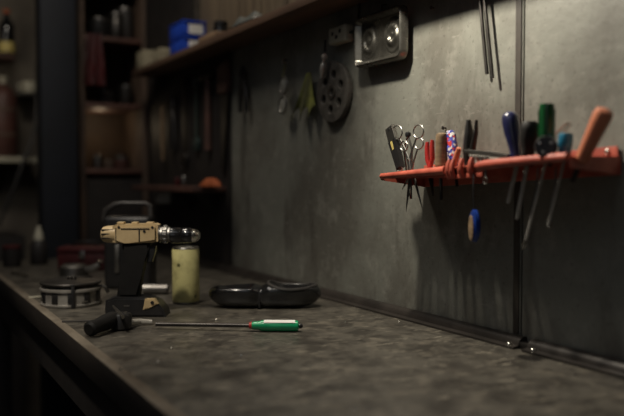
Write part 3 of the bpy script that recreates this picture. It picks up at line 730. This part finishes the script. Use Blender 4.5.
hang_tool('wrench', 184, 80, 160, 'dark ring wrench hanging second from the back corner', M['blacksteel'])
hang_tool('wrench', 196, 82, 145, 'dark wrench with a slight teal sheen hanging in the corner group', mat('teal_black', (.03, .06, .06), .5, .3))
hang_tool('hammer', 208, 78, 150, 'hammer hanging head up among the dark corner tools', M['blacksteel'])
hang_tool('hand_saw', 222, 75, 170, 'dark hand saw hanging nearest the bare wall', M['blacksteel'])
hang_tool('pliers', 243, 66, 112, 'dark pliers hanging just under the shelf, nearest of the corner tools', M['blacksteel'])

# low shelf on the wall with small things
t = Thing('small_shelf', 'short dark wooden shelf low on the wall in the far corner', 'shelf', (.90, 2.58, CAM.z - .03))
b = MB(); b.box((.908, 2.58, CAM.z - .030), (.120, .66, .018), bev=.001); t.part('board', b, M['reddish'], world=True)
for y in (2.33, 2.55):
    b = MB(); b.prism([(0, 0), (-.09, 0), (-.006, -.07), (0, -.07)], -.002, .002, T=Matrix.Translation((WX - .001, y, CAM.z - .0395)) @ Matrix(((1, 0, 0, 0), (0, 0, 1, 0), (0, 1, 0, 0), (0, 0, 0, 1)))); t.part('bracket', b, M['blacksteel'], world=True)
p = onX(212, 184, .90); p.z = CAM.z - .0205
b = MB()
def cl(u, v):
    a = 2 * PI * v; r = .046 * math.sin(PI * u / 2) * (1 + .22 * math.sin(3 * a + 1) + .1 * math.sin(7 * a))
    return p + Vector((r * math.cos(a) * .55, r * math.sin(a) * 1.3, .026 * math.cos(PI * u / 2) * (1 + .3 * math.sin(5 * a) * u) + .0005))
b.grid(cl, 12, 36); b.grid(lambda u, v: Vector((cl(u, v).x, cl(u, v).y, p.z + .0004)), 12, 36)
solo('rag', b, M['orange'], p, 'crumpled orange rag on the small shelf in the corner', 'rag')
for (px, h, r, m, lab) in ((184, .035, .010, M['greysteel'], 'short dull metal can left of the orange rag'), (178, .028, .012, M['darkred'], 'small dark red pot at the back of the corner shelf')):
    q = onX(px, 186, .90); q.z = CAM.z - .0205
    b = MB(); b.lathe([(r * .9, 0), (r, .003), (r, h * .9), (r * .8, h), (0, h)], T=Matrix.Translation(q), n=18); solo('small_pot', b, m, q, lab, 'pot')
# pale wall switch
c = onX(166, 197.5, WX - .012)
t = Thing('wall_switch', 'pale square switch plate on the wall under the small shelf', 'switch', (WX, c.y, c.z), Matrix((Vector((0, -1, 0)), Vector((0, 0, 1)), Vector((-1, 0, 0)))).transposed())
b = MB(); b.box((0, 0, .022), (.070, .042, .042), bev=.003); t.part('plate', b, M['white'])
b = MB(); b.lathe([(.008, .0432), (.008, .046), (.004, .049), (0, .049)], T=Matrix.Translation((-.002, -.004, 0)), n=14); t.part('knob', b, M['white'])

# ------------------------------------------------------------------ far end: shelving unit, post, back wall with tank
UY = 3.05
x0 = onY(80, 100, UY).x; x1 = WX - .012
un = Thing('shelving_unit', 'dark wooden shelving unit beyond the end of the bench', 'shelving', ((x0 + x1) / 2, UY + .15, 0))
b = MB(); b.box(((x0 + x1) / 2, UY + .30, 1.2), (x1 - x0, .012, 2.4)); un.part('back_panel', b, M['brownpanel'], world=True)
for x in (x0 + .01, x1 - .01):
    b = MB(); b.box((x, UY + .145, 1.2), (.02, .29, 2.4), bev=.001); un.part('side_panel', b, M['brownpanel'], world=True)
zs = [onY(125, 169, UY).z, onY(125, 104, UY).z, onY(135, 39, UY).z, CAM.z + .80, .45, .15]
for z in zs:
    b = MB(); b.box(((x0 + x1) / 2, UY + .145, z - .009), (x1 - x0 - .044, .285, .018), bev=.001); un.part('shelf', b, M['reddish'], world=True)
b = MB(); b.box(((x0 + x1) / 2, UY + .012, (zs[0] + .45) / 2 - .01), (x1 - x0 - .05, .015, zs[0] - .45 - .06)); dr = un.part('door', b, M['dark'], world=True)
# things on unit shelves
def pot(px, Y, z, r, h, m, lab, name='tin', cat='tin'):
    p = onY(px, 100, Y); p.z = z + .0006; p.x = min(p.x, x1 - .026 - r)
    t = Thing(name, lab, cat, p)
    b = MB(); b.lathe([(r * .94, 0), (r, .004), (r, h * .86), (r * .9, h * .9)]); t.part('body', b, m)
    b = MB(); b.lathe([(r * .96, h * .9 + .0002), (r * .96, h), (r * .5, h + .002), (0, h + .002)]); t.part('lid', b, M['greysteel'])
    return t
lamp('unit_fill', 'POINT', ((x0 + x1) / 2 - .02, UY + .17, zs[1] - .07), 0.07, (1.0, 0.78, 0.5), 0.02)  # light added for the warm glow on the unit's back panel
pot(97, UY + .07, zs[0], .020, .055, M['greysteel'], 'small metal tin at the left of the lower unit shelf')
pot(108, UY + .10, zs[0], .026, .035, M['brownpanel'], 'low brown tin second from left on the lower unit shelf')
pot(121, UY + .08, zs[0], .030, .045, M['tankred'], 'rusty red tin on the lower unit shelf')
pot(136, UY + .20, zs[0], .030, .060, mat('dark_teal_tin', (.012, .05, .06), .5), 'dark teal tin right of the rusty red tin on the unit shelf')
pot(100, UY + .09, zs[2], .040, .085, M['black'], 'black tin at the left of the upper unit shelf')
pot(117, UY + .07, zs[2], .030, .11, M['blacksteel'], 'tall dark steel tin on the upper unit shelf')
pot(131, UY + .10, zs[2], .036, .14, M['dark'], 'wide dark tin at the right of the upper unit shelf')
pot(105, UY + .09, zs[1], .034, .055, M['dark'], 'low dark tin on the middle unit shelf')
pot(126, UY + .09, zs[1], .030, .085, M['blacksteel'], 'upright dark tin on the middle unit shelf')
# dark red cloth hanging on the unit's left
c = onY(94, 34, UY - .012)
b = MB()
def cloth(u, v, s=1):
    x = (u - .5) * .085 * (.6 + .5 * v); z = -v * .20
    return c + Vector((x, -.004 - .008 * math.sin(u * 14 + v * 2) * (.3 + v) + (.003 if s < 0 else 0), z))
b.grid(lambda u, v: cloth(u, v), 18, 16); b.grid(lambda u, v: cloth(u, v, -1), 18, 16)
solo('hanging_cloth', b, M['darkred'], c, 'dark red cloth hanging on the left side of the shelving unit', 'cloth')
# pale rod hanging at unit's right edge
a_, e_ = onX(162, 106, WX - .03), onX(163, 160, WX - .03)
b = MB(); b.tube([a_, a_.lerp(e_, .5), e_], [.007, .009, .006], n=8); b.tube([a_ + Vector((.03, 0, .01)), a_], .002, n=6)
solo('pale_dowel', b, M['cork'], a_, 'pale wooden dowel hanging at the right edge of the shelving unit', 'dowel')
# post
px0, px1 = onY(41, 100, 2.96).x, onY(77, 100, 2.96).x
t = Thing('post', 'wide blue-black steel post beyond the far end of the bench', 'post', ((px0 + px1) / 2, 3.01, 0))
b = MB(); b.box(((px0 + px1) / 2, 3.01, 1.399), (px1 - px0, .10, 2.79), bev=.004); t.part('column', b, M['post'], world=True)
b = MB(); b.box(((px0 + px1) / 2, 3.01, .006), (px1 - px0 + .06, .14, .010)); t.part('foot_plate', b, M['post'], world=True)
# low dark cabinet added so the lower back wall stays black
t = Thing('filler_cabinet', 'low dark cabinet added to darken the foot of the back wall left of the post', 'cabinet', (-.2, 3.70, 0))
b = MB(); b.box((-.2, 3.70, .475), (1.5, .38, .94), bev=.004); t.part('carcass', b, M['dark'], world=True)
for x in (-.69, -.2, .29):
    b = MB(); b.box((x, 3.50, .47), (.47, .018, .88), bev=.002); d = t.part('door', b, M['dark'], world=True)
    b = MB(); b.tube([(x + .18, 3.49, .7), (x + .18, 3.465, .71), (x + .18, 3.465, .80), (x + .18, 3.49, .81)], .005, n=8); t.part('handle', b, M['blacksteel'], parent=d, world=True)
# back wall shelf with tank
Yb = 3.62
zz = onY(15, 157, Yb).z
t = Thing('bracket_shelf', 'pale shelf on the back wall under the rusty red cylinder', 'shelf', (onY(5, 157, Yb).x, Yb + .1, zz - .02))
xr = onY(40, 157, Yb).x
b = MB(); b.box((xr - .45, Yb + .135, zz - .011), (.90, .26, .022), bev=.001); t.part('board', b, M['cream'], world=True)
for dx in (.15, .7):
    b = MB(); b.prism([(0, 0), (-.2, 0), (-.006, -.15), (0, -.15)], -.003, .003, T=Matrix.Translation((xr - dx, 3.898, zz - .0225)) @ Matrix(((0, 0, 1, 0), (1, 0, 0, 0), (0, 1, 0, 0), (0, 0, 0, 1)))); t.part('bracket', b, M['blacksteel'], world=True)
p = onY(4, 157, Yb + .10); r_ = .062; Ht = onY(4, 84, Yb + .10).z - zz
t = Thing('gas_cylinder', 'rusty red cylinder standing on the pale back wall shelf', 'cylinder', (p.x, Yb + .10, zz + .0006))
b = MB(); b.lathe([(r_ * .9, 0), (r_, .01), (r_, Ht * .78), (r_ * .85, Ht * .9), (r_ * .4, Ht * .97), (r_ * .25, Ht)]); t.part('tank', b, M['tankred'])
for z in (.28, .62):
    b = MB(); b.lathe([(r_ + .0006, Ht * z), (r_ + .003, Ht * z + .003), (r_ + .003, Ht * z + .012), (r_ + .0006, Ht * z + .015)], cap=False); t.part('band', b, M['brownpanel'])
b = MB(); b.lathe([(.014, Ht + .0002), (.014, Ht + .02), (.022, Ht + .022), (.022, Ht + .03), (0, Ht + .032)], n=16); t.part('valve', b, M['cream'])
# higher small shelf with a dark bottle
z2 = onY(5, 52, Yb).z
t = Thing('upper_bracket_shelf', 'short dark shelf above the red cylinder on the back wall', 'shelf', (onY(0, 52, Yb).x, Yb + .1, z2 - .02))
xe = onY(17, 52, Yb).x
b = MB(); b.box((xe - .35, Yb + .165, z2 - .009), (.70, .22, .018), bev=.001); t.part('board', b, M['reddish'], world=True)
p = onY(7, 50, Yb + .12); Hb = onY(7, 14, Yb + .12).z - z2
t = Thing('bottle', 'dark glossy bottle with a pale label on the upper back wall shelf', 'bottle', (p.x, Yb + .12, z2 + .0006))
b = MB(); b.lathe([(.030, 0), (.034, .006), (.034, Hb * .7), (.022, Hb * .86), (.013, Hb * .9), (.013, Hb)]); t.part('glass_body', b, M['gloss'])
b = MB(); b.lathe([(.015, Hb + .0002), (.015, Hb + .018), (0, Hb + .02)]); t.part('cap', b, M['orange'])
b = MB(); b.lathe([(.0345, Hb * .08), (.0345, Hb * .32)], cap=False); t.part('label_band', b, M['yellow'])
# pale cup on hook
p = onY(30, 90, Yb + .16)
z3 = onY(30, 94, Yb + .16).z
t = Thing('cup_shelf', 'tiny dark ledge on the back wall holding a pale cup', 'ledge', (p.x, Yb + .2, z3 - .012))
b = MB(); b.box((p.x, Yb + .19, z3 - .006), (.10, .17, .011), bev=.001); t.part('ledge_board', b, M['dark'], world=True)
t = Thing('cup', 'pale cream cup standing on a tiny ledge beside the post', 'cup', (p.x, Yb + .16, z3 + .0006))
b = MB(); b.lathe([(0, 0), (.024, 0), (.034, .01), (.038, .055), (.035, .055), (.031, .012), (0, .006)], cap=False); t.part('bowl', b, M['cream'])
b = MB(); b.tube([(-.034, 0, .045), (-.052, 0, .042), (-.052, 0, .020), (-.032, 0, .014)], .004, n=8); t.part('handle', b, M['cream'])
# dark board behind tank area, and cable
pts = [(37, 62), (37, 95), (36, 125), (31, 145), (24, 160), (15, 185), (6, 208), (-2, 226)]
b = MB(); b.tube([onY(x, y, Yb - .03) for x, y in pts], .0075, n=8)
solo('hanging_cable', b, M['black'], onY(37, 62, Yb - .03), 'dark cable curving down the back wall beside the post', 'cable')

# ------------------------------------------------------------------ things on the bench
Z0 = ZT + .0016
# yellow tin can
def onbench(px, py): p = onZ(px, py, ZT); p.z = ZT + .0006; return p
p = atD(186, 300, 1.795); p.z = ZT + .0006
t = Thing('tin_can', 'tall stained yellow tin can standing under the drill chuck', 'tin can', p)
Hc = .131; rc = .0318
b = MB(); b.lathe([(rc * .94, .003), (rc, .006), (rc, Hc - .006), (rc * .95, Hc - .002)], n=40, cap=False); t.part('tin_wall', b, M['can'])
b = MB(); b.lathe([(rc * .9, .002), (rc * .93, 0), (rc * .985, .002), (rc * .965, .0062)], n=40, cap=False); b.lathe([(0, .002), (rc * .9, .002)], n=40, cap=False); t.part('bottom_rim', b, M['greysteel'])
b = MB(); b.lathe([(rc * .97, Hc - .003), (rc * 1.0, Hc - .001), (rc * .97, Hc + .0015), (rc * .90, Hc + .0005), (rc * .88, Hc - .003), (0, Hc - .003)], n=40, cap=False); t.part('lid', b, M['steel'])
dcam = (CAM - p); dcam.z = 0; dcam.normalize()
for ang_, z in ((-.55, .092), (.75, .018)):
    dr_ = Matrix.Rotation(ang_, 3, 'Z') @ dcam
    b = MB(); b.lathe([(.0045, 0), (.0035, .0006), (0, .0007)], T=Matrix.Translation(dr_ * (rc + .0001) + Vector((0, 0, z))) @ zframe(dr_).to_4x4(), n=9); t.part('paint_spot', b, M['olive'])

# cordless drill, seen side on
RV = Vector((math.cos(R(29.6)), -math.sin(R(29.6)), 0))
D = 1.635; base = atD(138, 300, D); base.z = ZT + .0006
t = Thing('cordless_drill', 'tan and black cordless drill standing upright on its battery', 'drill', base, frame(RV))
k_ = D / 760
def dx(px): return (px - 138) * k_
def dz(py): return (315.0 - py) * k_
# local: x right in the picture, y away from the viewer, z up
XZ = Matrix(((1, 0, 0, 0), (0, 0, 1, 0), (0, 1, 0, 0), (0, 0, 0, 1)))      # (x, y)-outline -> x, z ; thickness along y
body = [(115, 226), (118, 224.5), (157, 223.5), (160, 225), (160, 241), (155, 242.5), (128, 243), (115, 242)]
b = MB(); b.prism([(dx(x), dz(y)) for x, y in body], -.021, .021, T=XZ, bev=.006)
b.lathe([(.004, dx(102)), (.011, dx(102.5)), (.0155, dx(104)), (.0180, dx(108)), (.0190, dx(113)), (.0193, dx(119))], T=Matrix.Translation((0, 0, dz(234.5))) @ Matrix.Rotation(PI / 2, 4, 'Y'), n=32); b_body = t.part('motor_housing', b, M['tan'])
b = MB()
for y in (229.8, 233.8, 237.8):
    h_ = dz(y) - dz(234.5); q_ = math.sqrt(.0193 ** 2 - h_ ** 2)
    b.box((dx(110), 0, dz(y)), (12 * k_, 2 * q_ - .001, .0030), bev=.001)
t.part('vent_slots', b, M['black'], parent=b_body)
b = MB(); b.box((dx(142), 0, dz(235)), (.0030, .0440, .026), bev=.0008); b.box((dx(138), -.0005, dz(228.5)), (.060, .0435, .0018)); b.box((dx(119), 0, dz(234)), (.0015, .0430, .028))
t.part('seam_line', b, M['black'], parent=b_body)
for x, y in ((122, 226.8), (147, 231), (155, 227)):
    b = MB(); b.lathe([(.0028, 0), (.0028, .001), (0, .001)], T=Matrix.Translation((dx(x), -.0212, dz(y))) @ Matrix.Rotation(PI / 2, 4, 'X'), n=10); t.part('screw', b, M['black'], parent=b_body)
b = MB()
for x, w2 in ((122, 7), (136, 6), (151, 7)): b.box((dx(x), 0, dz(223.2)), (w2 * k_, .018, .005), bev=.0015)
t.part('top_ridge', b, M['tan'], parent=b_body)
XR = Matrix.Rotation(PI / 2, 4, 'Y')
b = MB(); b.lathe([(.0180, dx(160)), (.0185, dx(161)), (.0165, dx(161.6)), (.0165, dx(163.5)), (.0185, dx(164.2)), (.0185, dx(168)), (.0160, dx(169)), (.0160, dx(171))], T=Matrix.Translation((0, 0, dz(234.5))) @ XR, n=30); cl_ = t.part('torque_collar', b, M['greysteel'])
b = MB()
for a in range(12):
    an = 2 * PI * a / 12; b.box((dx(166), .0183 * math.cos(an), dz(234.5) + .0183 * math.sin(an)), (.009, .003, .003), bev=.0006)
t.part('grip_ribs', b, M['steel'], parent=cl_)
b = MB(); b.lathe([(.0155, dx(171)), (.0172, dx(172)), (.0172, dx(181)), (.0155, dx(182.5)), (.0170, dx(184)), (.0165, dx(191)), (.0150, dx(193))], T=Matrix.Translation((0, 0, dz(235.5))) @ XR, n=30); ch = t.part('chuck', b, M['gloss'])
b = MB(); b.lathe([(.0151, dx(193)), (.0140, dx(196)), (.0105, dx(199)), (.006, dx(200.5)), (0, dx(200.6))], T=Matrix.Translation((0, 0, dz(235.8))) @ XR, n=24); t.part('chuck_nose', b, M['steel'], parent=ch)
hand = [(124, 242), (152, 242), (150, 250), (146, 262), (143, 276), (140, 297), (118, 297), (121, 280), (124, 262)]
b = MB(); b.prism([(dx(x), dz(y)) for x, y in hand], -.016, .016, T=XZ, bev=.006); t.part('handle', b, M['rubber'])
b = MB(); b.prism([(dx(x), dz(y)) for x, y in ((150, 246), (157, 246), (156, 252), (153, 262), (147.5, 263), (150, 252))], -.009, .009, T=XZ, bev=.002); t.part('trigger', b, M['black'])
bat = [(109, 299), (118, 296), (146, 296), (152, 298), (160, 301), (166, 308), (168, 314.9), (110, 314.9), (108, 310)]
b = MB(); b.prism([(dx(x), dz(y)) for x, y in bat], -.030, .030, T=XZ, bev=.004); bt = t.part('battery', b, M['black'])
b = MB(); b.prism([(dx(x), dz(y)) for x, y in ((148, 297), (157.5, 297), (161, 302), (156, 303), (153, 306.5), (146, 308))], -.0325, -.016, T=XZ, bev=.002); la = t.part('battery_latch', b, M['tan'], parent=bt, label='tan latch with a dark round hole')
b = MB(); b.lathe([(.0036, 0), (.0036, .002), (0, .002)], T=Matrix.Translation((dx(155.5), -.0326, dz(300.5))) @ Matrix.Rotation(PI / 2, 4, 'X'), n=14); t.part('latch_hole', b, M['black'], parent=bt)
b = MB(); b.box((dx(130), -.0302, dz(304)), (.012, .001, .003)); t.part('battery_print', b, M['greysteel'], parent=bt)

# black-handled ratchet wrench in front of the drill
def bz(px, py, h=0.0):
    p = onZ(px, py, ZT + h); return p
A = bz(90, 329, .0155); B = bz(113, 319, .022)
t = Thing('ratchet_wrench', 'black gripped ratchet wrench with chrome neck lying in front of the drill', 'ratchet wrench', bz(110, 326, .0005))
b = MB(); b.tube([A + (A - B).normalized() * .004, A, A.lerp(B, .35), A.lerp(B, .7), B], [.010, .0145, .0135, .0155, .015], n=16); t.part('grip', b, M['rubber'], world=True)
c = bz(121, 322, .0145)
b = MB(); b.lathe([(.015, -.0135), (.0205, -.011), (.021, .012), (.018, .017), (.009, .019), (0, .0195)], T=Matrix.Translation(c), n=26); hd = t.part('ratchet_head', b, M['black'], world=True)
for a in (0.3, 2.2, 4.0, 5.2):
    b = MB(); b.lathe([(.0028, 0), (.0028, .0016), (0, .002)], T=Matrix.Translation(c + Vector((.011 * math.cos(a), (.011 * math.sin(a)), .0176))), n=10); t.part('screw', b, M['steel'], parent=hd, world=True)
b = MB(); b.tube([bz(113, 306, .028) , bz(117, 310, .032), bz(123, 317, .033)], [.0020, .0028, .0036], n=8); t.part('lever', b, M['steel'], parent=hd, world=True)
b = MB(); b.tube([bz(124, 325, .010), bz(131, 323, .009), bz(140, 321.5, .008), bz(152, 322, .006)], [.0095, .0075, .006, .0045], n=12, flat=.8); t.part('neck', b, M['shaft'], world=True)
# thin rod left of it
b = MB(); a_, e_ = bz(62, 321.5, .0035), bz(108, 320.5, .0035); b.tube([a_, e_], .0018, n=8)
solo('thin_rod', b, M['blacksteel'], a_, 'thin black rod lying on the bench left of the ratchet wrench', 'rod')
# green screwdriver
H0 = bz(252, 325.5, .0115); H1 = bz(299, 325.8, .0115); S0 = bz(156, 324.2, .0095)
t = Thing('screwdriver', 'long screwdriver with a bright green handle lying on the bench', 'screwdriver', H0)
Tm = along(H0, H1); L = (H1 - H0).length; rr = .0108
b = MB(); b.lathe([(rr * .62, 0), (rr * .72, L * .04), (rr * .75, L * .14), (rr * .98, L * .22), (rr, L * .9), (rr * .9, L * .98), (rr * .5, L), (0, L)], T=Tm, n=6 * 4)
hnd = t.part('handle', b, M['green'], world=True)
upv = Vector((0, 0, 1)); 
b = MB()
Tq = Matrix.Translation(H0) @ frame(H1 - H0).to_4x4()
b.grid(lambda u, v: Vector((L * (.26 + .66 * u), (rr + .0004) * math.cos(R(62 + 76 * v)) - .001, (rr + .0004) * math.sin(R(62 + 76 * v)))), 6, 8, T=Tq); t.part('painted_highlight', b, M['white'], parent=hnd, world=True, label='white stripe painted as a highlight along the handle')  # white patch paints a highlight on top of the handle
b = MB(); b.lathe([(rr * .45, L * 1.001), (rr * .45, L * 1.05), (rr * .25, L * 1.08), (0, L * 1.08)], T=Tm, n=12); t.part('end_button', b, M['black'], world=True)
b = MB(); b.lathe([(rr * .55, -L * .06), (rr * .66, -.0002)], T=Tm, n=14); t.part('red_collar', b, M['redplastic'], world=True)
b = MB(); b.tube([H0 + (S0 - H0) * .03, S0], [.0040, .0040], n=10); t.part('shaft', b, M['blacksteel'], world=True)

# glossy black moulded shell (two lobes) lying near the wall
cL = bz(209, 307, 0); cR = bz(321, 307, 0)
ax = (cR - cL); ax.z = 0; LLn = ax.length
t = Thing('moulded_shell', 'glossy black moulded plastic shell with a waist and a hollowed right half', 'plastic shell', cL.lerp(cR, .5) * 1 + Vector((0, 0, .0006)), frame(ax))
def shell(u, v):
    # u along the length, v around (0 and 1 at the bottom, .5 on top); hull-like: narrow at the base, wide and hollow on top
    s = 2 * u - 1
    env = max(1e-5, (1 - abs(s) ** 3.6)) ** .5
    waist = 1 - .14 * math.exp(-((u - .46) / .05) ** 2)
    wv = .050 * env * waist
    zt = .059 - .010 * math.exp(-((u - .47) / .05) ** 2) + (.006 * s * s if s > 0 else 0) - .006 * (abs(s) ** 6)
    zb = .026 * abs(s) ** 7
    a = 2 * PI * v - PI / 2
    cy = math.copysign(abs(math.cos(a)) ** .7, math.cos(a)); sz = math.copysign(abs(math.sin(a)) ** .7, math.sin(a))
    f = .5 + .5 * sz
    y = wv * cy * (.74 + .26 * f); z = zb + (zt - zb) * f * (.35 + .65 * min(1, env * 1.4))
    if sz > .3:
        for cu, k in ((.24, .020), (.75, .026)):
            q = ((u - cu) / .17) ** 4 + (y / .038) ** 4
            z -= k * math.exp(-q) * (sz - .3) / .7
    return Vector((s * LLn / 2, y, max(z, 0)))
b = MB(); b.grid(shell, 64, 40)
t.part('shell', b, M['gloss'], smooth=70)
b = MB()
rim = []
for i in range(36):
    a = 2 * PI * i / 36; q = shell(.745 + .215 * math.cos(a), .5 + .185 * math.sin(a)); rim.append(q + Vector((0, 0, .0008)))
b.tube(rim, .0036, n=8, closed=True); t.part('rim_bead', b, M['bead'])
b = MB(); b.box((LLn * -.04, 0, .0220), (.005, .078, .038), bev=.002); t.part('joint_rib', b, M['black'])

# round metal housing on the left
p = atD(71, 290, 1.777); p.z = ZT + .0006
rv = .0695
vd = (CAM - p); vd.z = 0
t = Thing('round_housing', 'round slotted metal motor housing with a bright lower rim on the bench', 'motor housing', p, frame(Vector((-vd.y, vd.x, 0))) @ Matrix.Diagonal((1, 1, .84)))
b = MB(); b.lathe([(0, 0), (rv * .95, 0), (rv * .98, .003), (rv * .98, .007), (rv * .93, .009), (rv * .93, .040), (rv * 1.0, .042), (rv * 1.0, .047), (rv * .96, .049), (rv * .90, .050)], n=56, cap=False); t.part('drum', b, M['alu'])
b = MB(); b.lathe([(rv * .90, .050), (rv * .88, .054), (rv * .98, .058), (rv * 1.0, .062), (rv * .97, .0645), (rv * .5, .065), (rv * .3, .069), (0, .069)], n=56, cap=False); t.part('top_plate', b, M['blacksteel'])
for k in range(11):
    b = MB()
    a = 2 * PI * (k + .25) / 11
    b.box((0, 0, 0), (.003, .015, .028), T=Matrix.Translation((rv * .935 * math.cos(a), rv * .935 * math.sin(a), .0245)) @ Matrix.Rotation(a, 4, 'Z'), bev=.001)
    t.part('slot', b, M['black'])
b = MB()
for k in range(5):
    for xx in (-.006, .002, .010):
        b.box((xx, 0, .069 + .003 + k * .0001), (.005, .018, .010), bev=.001)
t.part('castle_nut', b, M['blacksteel'])
b = MB(); b.box((.004, -rv * .985 - .002, .030), (.008, .004, .060), bev=.001); b.box((.004, -rv * .985 + .004, .061), (.012, .016, .006), bev=.001); t.part('clamp', b, M['black'])
b = MB()
for k in range(4): b.box((.024 + k * .0035, -rv * .93 + .0030, .016), (.0022, .0030, .004))
t.part('stamped_marks', b, M['steel'])
b = MB(); b.tube([(rv * .99, -.01, .05), (rv * 1.12, -.02, .045), (rv * 1.2, -.02, .030)], .004, n=8); t.part('side_lug', b, M['blacksteel'])
# pale strip beside the housing
q = bz(36, 298, 0)
b = MB(); b.box((q.x, q.y, ZT + .0026), (.035, .014, .0022), bev=.0005); solo('paper_strip', b, M['cream'], (q.x, q.y, ZT + .0015), 'small pale strip lying left of the round housing', 'strip')

# black carrying case with handle behind the drill
cb = atD(131, 283, 2.06); cb.z = ZT + .0006
t = Thing('carrying_case', 'black plastic carrying case with arched handle behind the drill', 'case', cb, frame(RV))
k2 = 2.06 / 760
H_ = (290 - 219) * k2
b = MB(); b.box((0, 0, H_ / 2), (.125, .085, H_), bev=.010, seg=3); cs = t.part('case_body', b, M['black'])
hx0, hx1 = (108 - 131) * k2, (151 - 131) * k2; hz = (290 - 206.5) * k2
b = MB(); b.tube([(hx0 - .008, 0, H_ - .012), (hx0 - .004, 0, H_ + .014), (hx0 + .022, 0, hz - .003), (hx0 + .040, 0, hz), (hx1 - .012, 0, hz), (hx1 - .001, 0, hz - .006), (hx1 + .001, 0, H_ - .008)], [.008, .009, .008, .006, .006, .007, .008], n=12); t.part('carry_handle', b, mat('worn_black_handle', (.055, .05, .047), .4), label='worn dark grey arched handle')
b = MB(); b.box((-.026, -.045, H_ * .42), (.012, .006, .075), bev=.002); t.part('latch', b, M['greysteel'], label='pale metal latch')
# steel tube lying behind the drill
c0 = atD(143, 277, 1.93); c1 = atD(168, 277, 1.93); c0.z = c1.z = ZT + .0138
b = MB(); b.lathe([(.009, 0), (.0128, .001), (.0128, (c1 - c0).length - .001), (.009, (c1 - c0).length), (.009, .002), ], T=along(c0 , c1), n=24, cap=False)
solo('steel_tube', b, M['greysteel'], (c0.x, c0.y, ZT + .001), 'short bright steel tube lying between the drill handle and the can', 'tube')
# lump of machined castings behind the housing
c = atD(74, 275, 2.15); c.z = ZT + .0006
t = Thing('machined_casting', 'pale grey machined casting with a bolt behind the round housing', 'casting', c, frame(RV))
b = MB(); b.lathe([(.055, 0), (.055, .012), (.040, .020), (.038, .045), (.028, .052), (.015, .054), (.015, .040)], n=30); t.part('flange', b, M['greysteel'])
b = MB(); b.tube([(.02, 0, .03), (.060, -.01, .042), (.075, -.01, .052)], [.012, .010, .008], n=12); t.part('spout', b, M['greysteel'])
b = MB(); b.lathe([(.008, 0), (.008, .006), (0, .008)], T=Matrix.Translation((.078, -.012, .058)), n=6); t.part('bolt', b, M['steel'])
# dark red toolbox near the bench end
c = atD(86, 262, 2.46); c.z = ZT + .0006
t = Thing('toolbox', 'dark red metal toolbox near the far end of the bench', 'toolbox', c, frame(RV))
b = MB(); b.box((0, 0, .028), (.155, .09, .055), bev=.003); t.part('box_body', b, M['darkred'])
b = MB(); b.box((0, 0, .066), (.158, .093, .018), bev=.004); t.part('lid', b, M['darkred'])
b = MB(); b.tube([(-.04, 0, .074), (-.035, 0, .090), (.035, 0, .090), (.04, 0, .074)], .004, n=8); t.part('carry_handle', b, M['blacksteel'])
b = MB(); b.box((0, -.047, .052), (.018, .004, .022), bev=.001); t.part('latch', b, M['steel'])
# spray bottle with white nozzle at far left
c = atD(39, 262, 2.62); c.z = ZT + .0006
t = Thing('glue_bottle', 'small dark bottle with white pointed cap at the bench end', 'bottle', c)
hb = (262 - 238) * 2.62 / 760
b = MB(); b.lathe([(.026, 0), (.029, .004), (.029, hb * .82), (.018, hb), (.014, hb)]); t.part('body', b, M['dark'])
b = MB(); b.lathe([(.016, hb + .0002), (.016, hb + .012), (.013, hb + .022), (.006, hb + .048), (0, hb + .05)]); t.part('cap', b, M['cream'], label='white pointed cap')
# dark tins at left edge of the bench end
for (px, D_, r, h, m, lab) in ((12, 2.55, .030, .060, M['dark'], 'dark squat tin at the far left end of the bench'), ):
    c = atD(px, 262, D_); c.z = ZT + .0006
    t = Thing('tin', lab, 'tin', c)
    b = MB(); b.lathe([(r * .95, 0), (r, .003), (r, h), (r * .9, h + .002)]); t.part('body', b, m)
    b = MB(); b.lathe([(r * 1.02, h + .0022), (r * 1.02, h + .010), (0, h + .012)]); t.part('lid', b, M['darkred'])
# small shiny fittings at far left
for k, (px, py, D_) in enumerate(((14, 272, 2.33), (19, 274, 2.30), (25, 275, 2.27))):
    c = atD(px, py, D_); c.z = ZT + .0006
    if c.x < FX + .02: c.x = FX + .03
    b = MB(); b.lathe([(.006, 0), (.009, .001), (.009, .009), (.006, .010)], T=Matrix.Translation(c), n=6)
    solo('hex_nut', b, M['steel'], c, ('leftmost hex nut of a small row on the bench', 'middle hex nut of a small row on the bench', 'rightmost hex nut of a small row on the bench')[k], 'nut', 'hex nuts in a row on the bench')
# small bright plug near the shell's left
c = atD(217.5, 289, 1.93); c.z = ZT + .0006
# crumbs of swarf lying on the bench
for (px, py, r) in ((171, 349, .0022), (121, 371, .0026), (216, 320, .0014), (346, 323, .0015), (399, 322, .0012), (484, 321, .0012), (575, 375, .0015), (355, 410, .0014), (158, 362, .0012), (241, 356, .0012)):
    c = onZ(px, py, ZT); 
    if c.x > WX - .04: continue
    b = MB(); r *= 1.6; b.lathe([(r, 0), (r * 1.1, r * .5), (r * .6, r), (0, r * 1.05)], T=Matrix.Translation((c.x, c.y, ZT + .0003)) @ Matrix.Rotation(px, 4, 'Z'), n=7, sy=.7)
    solo('metal_crumb', b, M['steel'], (c.x, c.y, ZT + .0003), 'tiny bright metal crumb lying on the bench top', 'crumb', 'metal crumbs scattered on the bench')
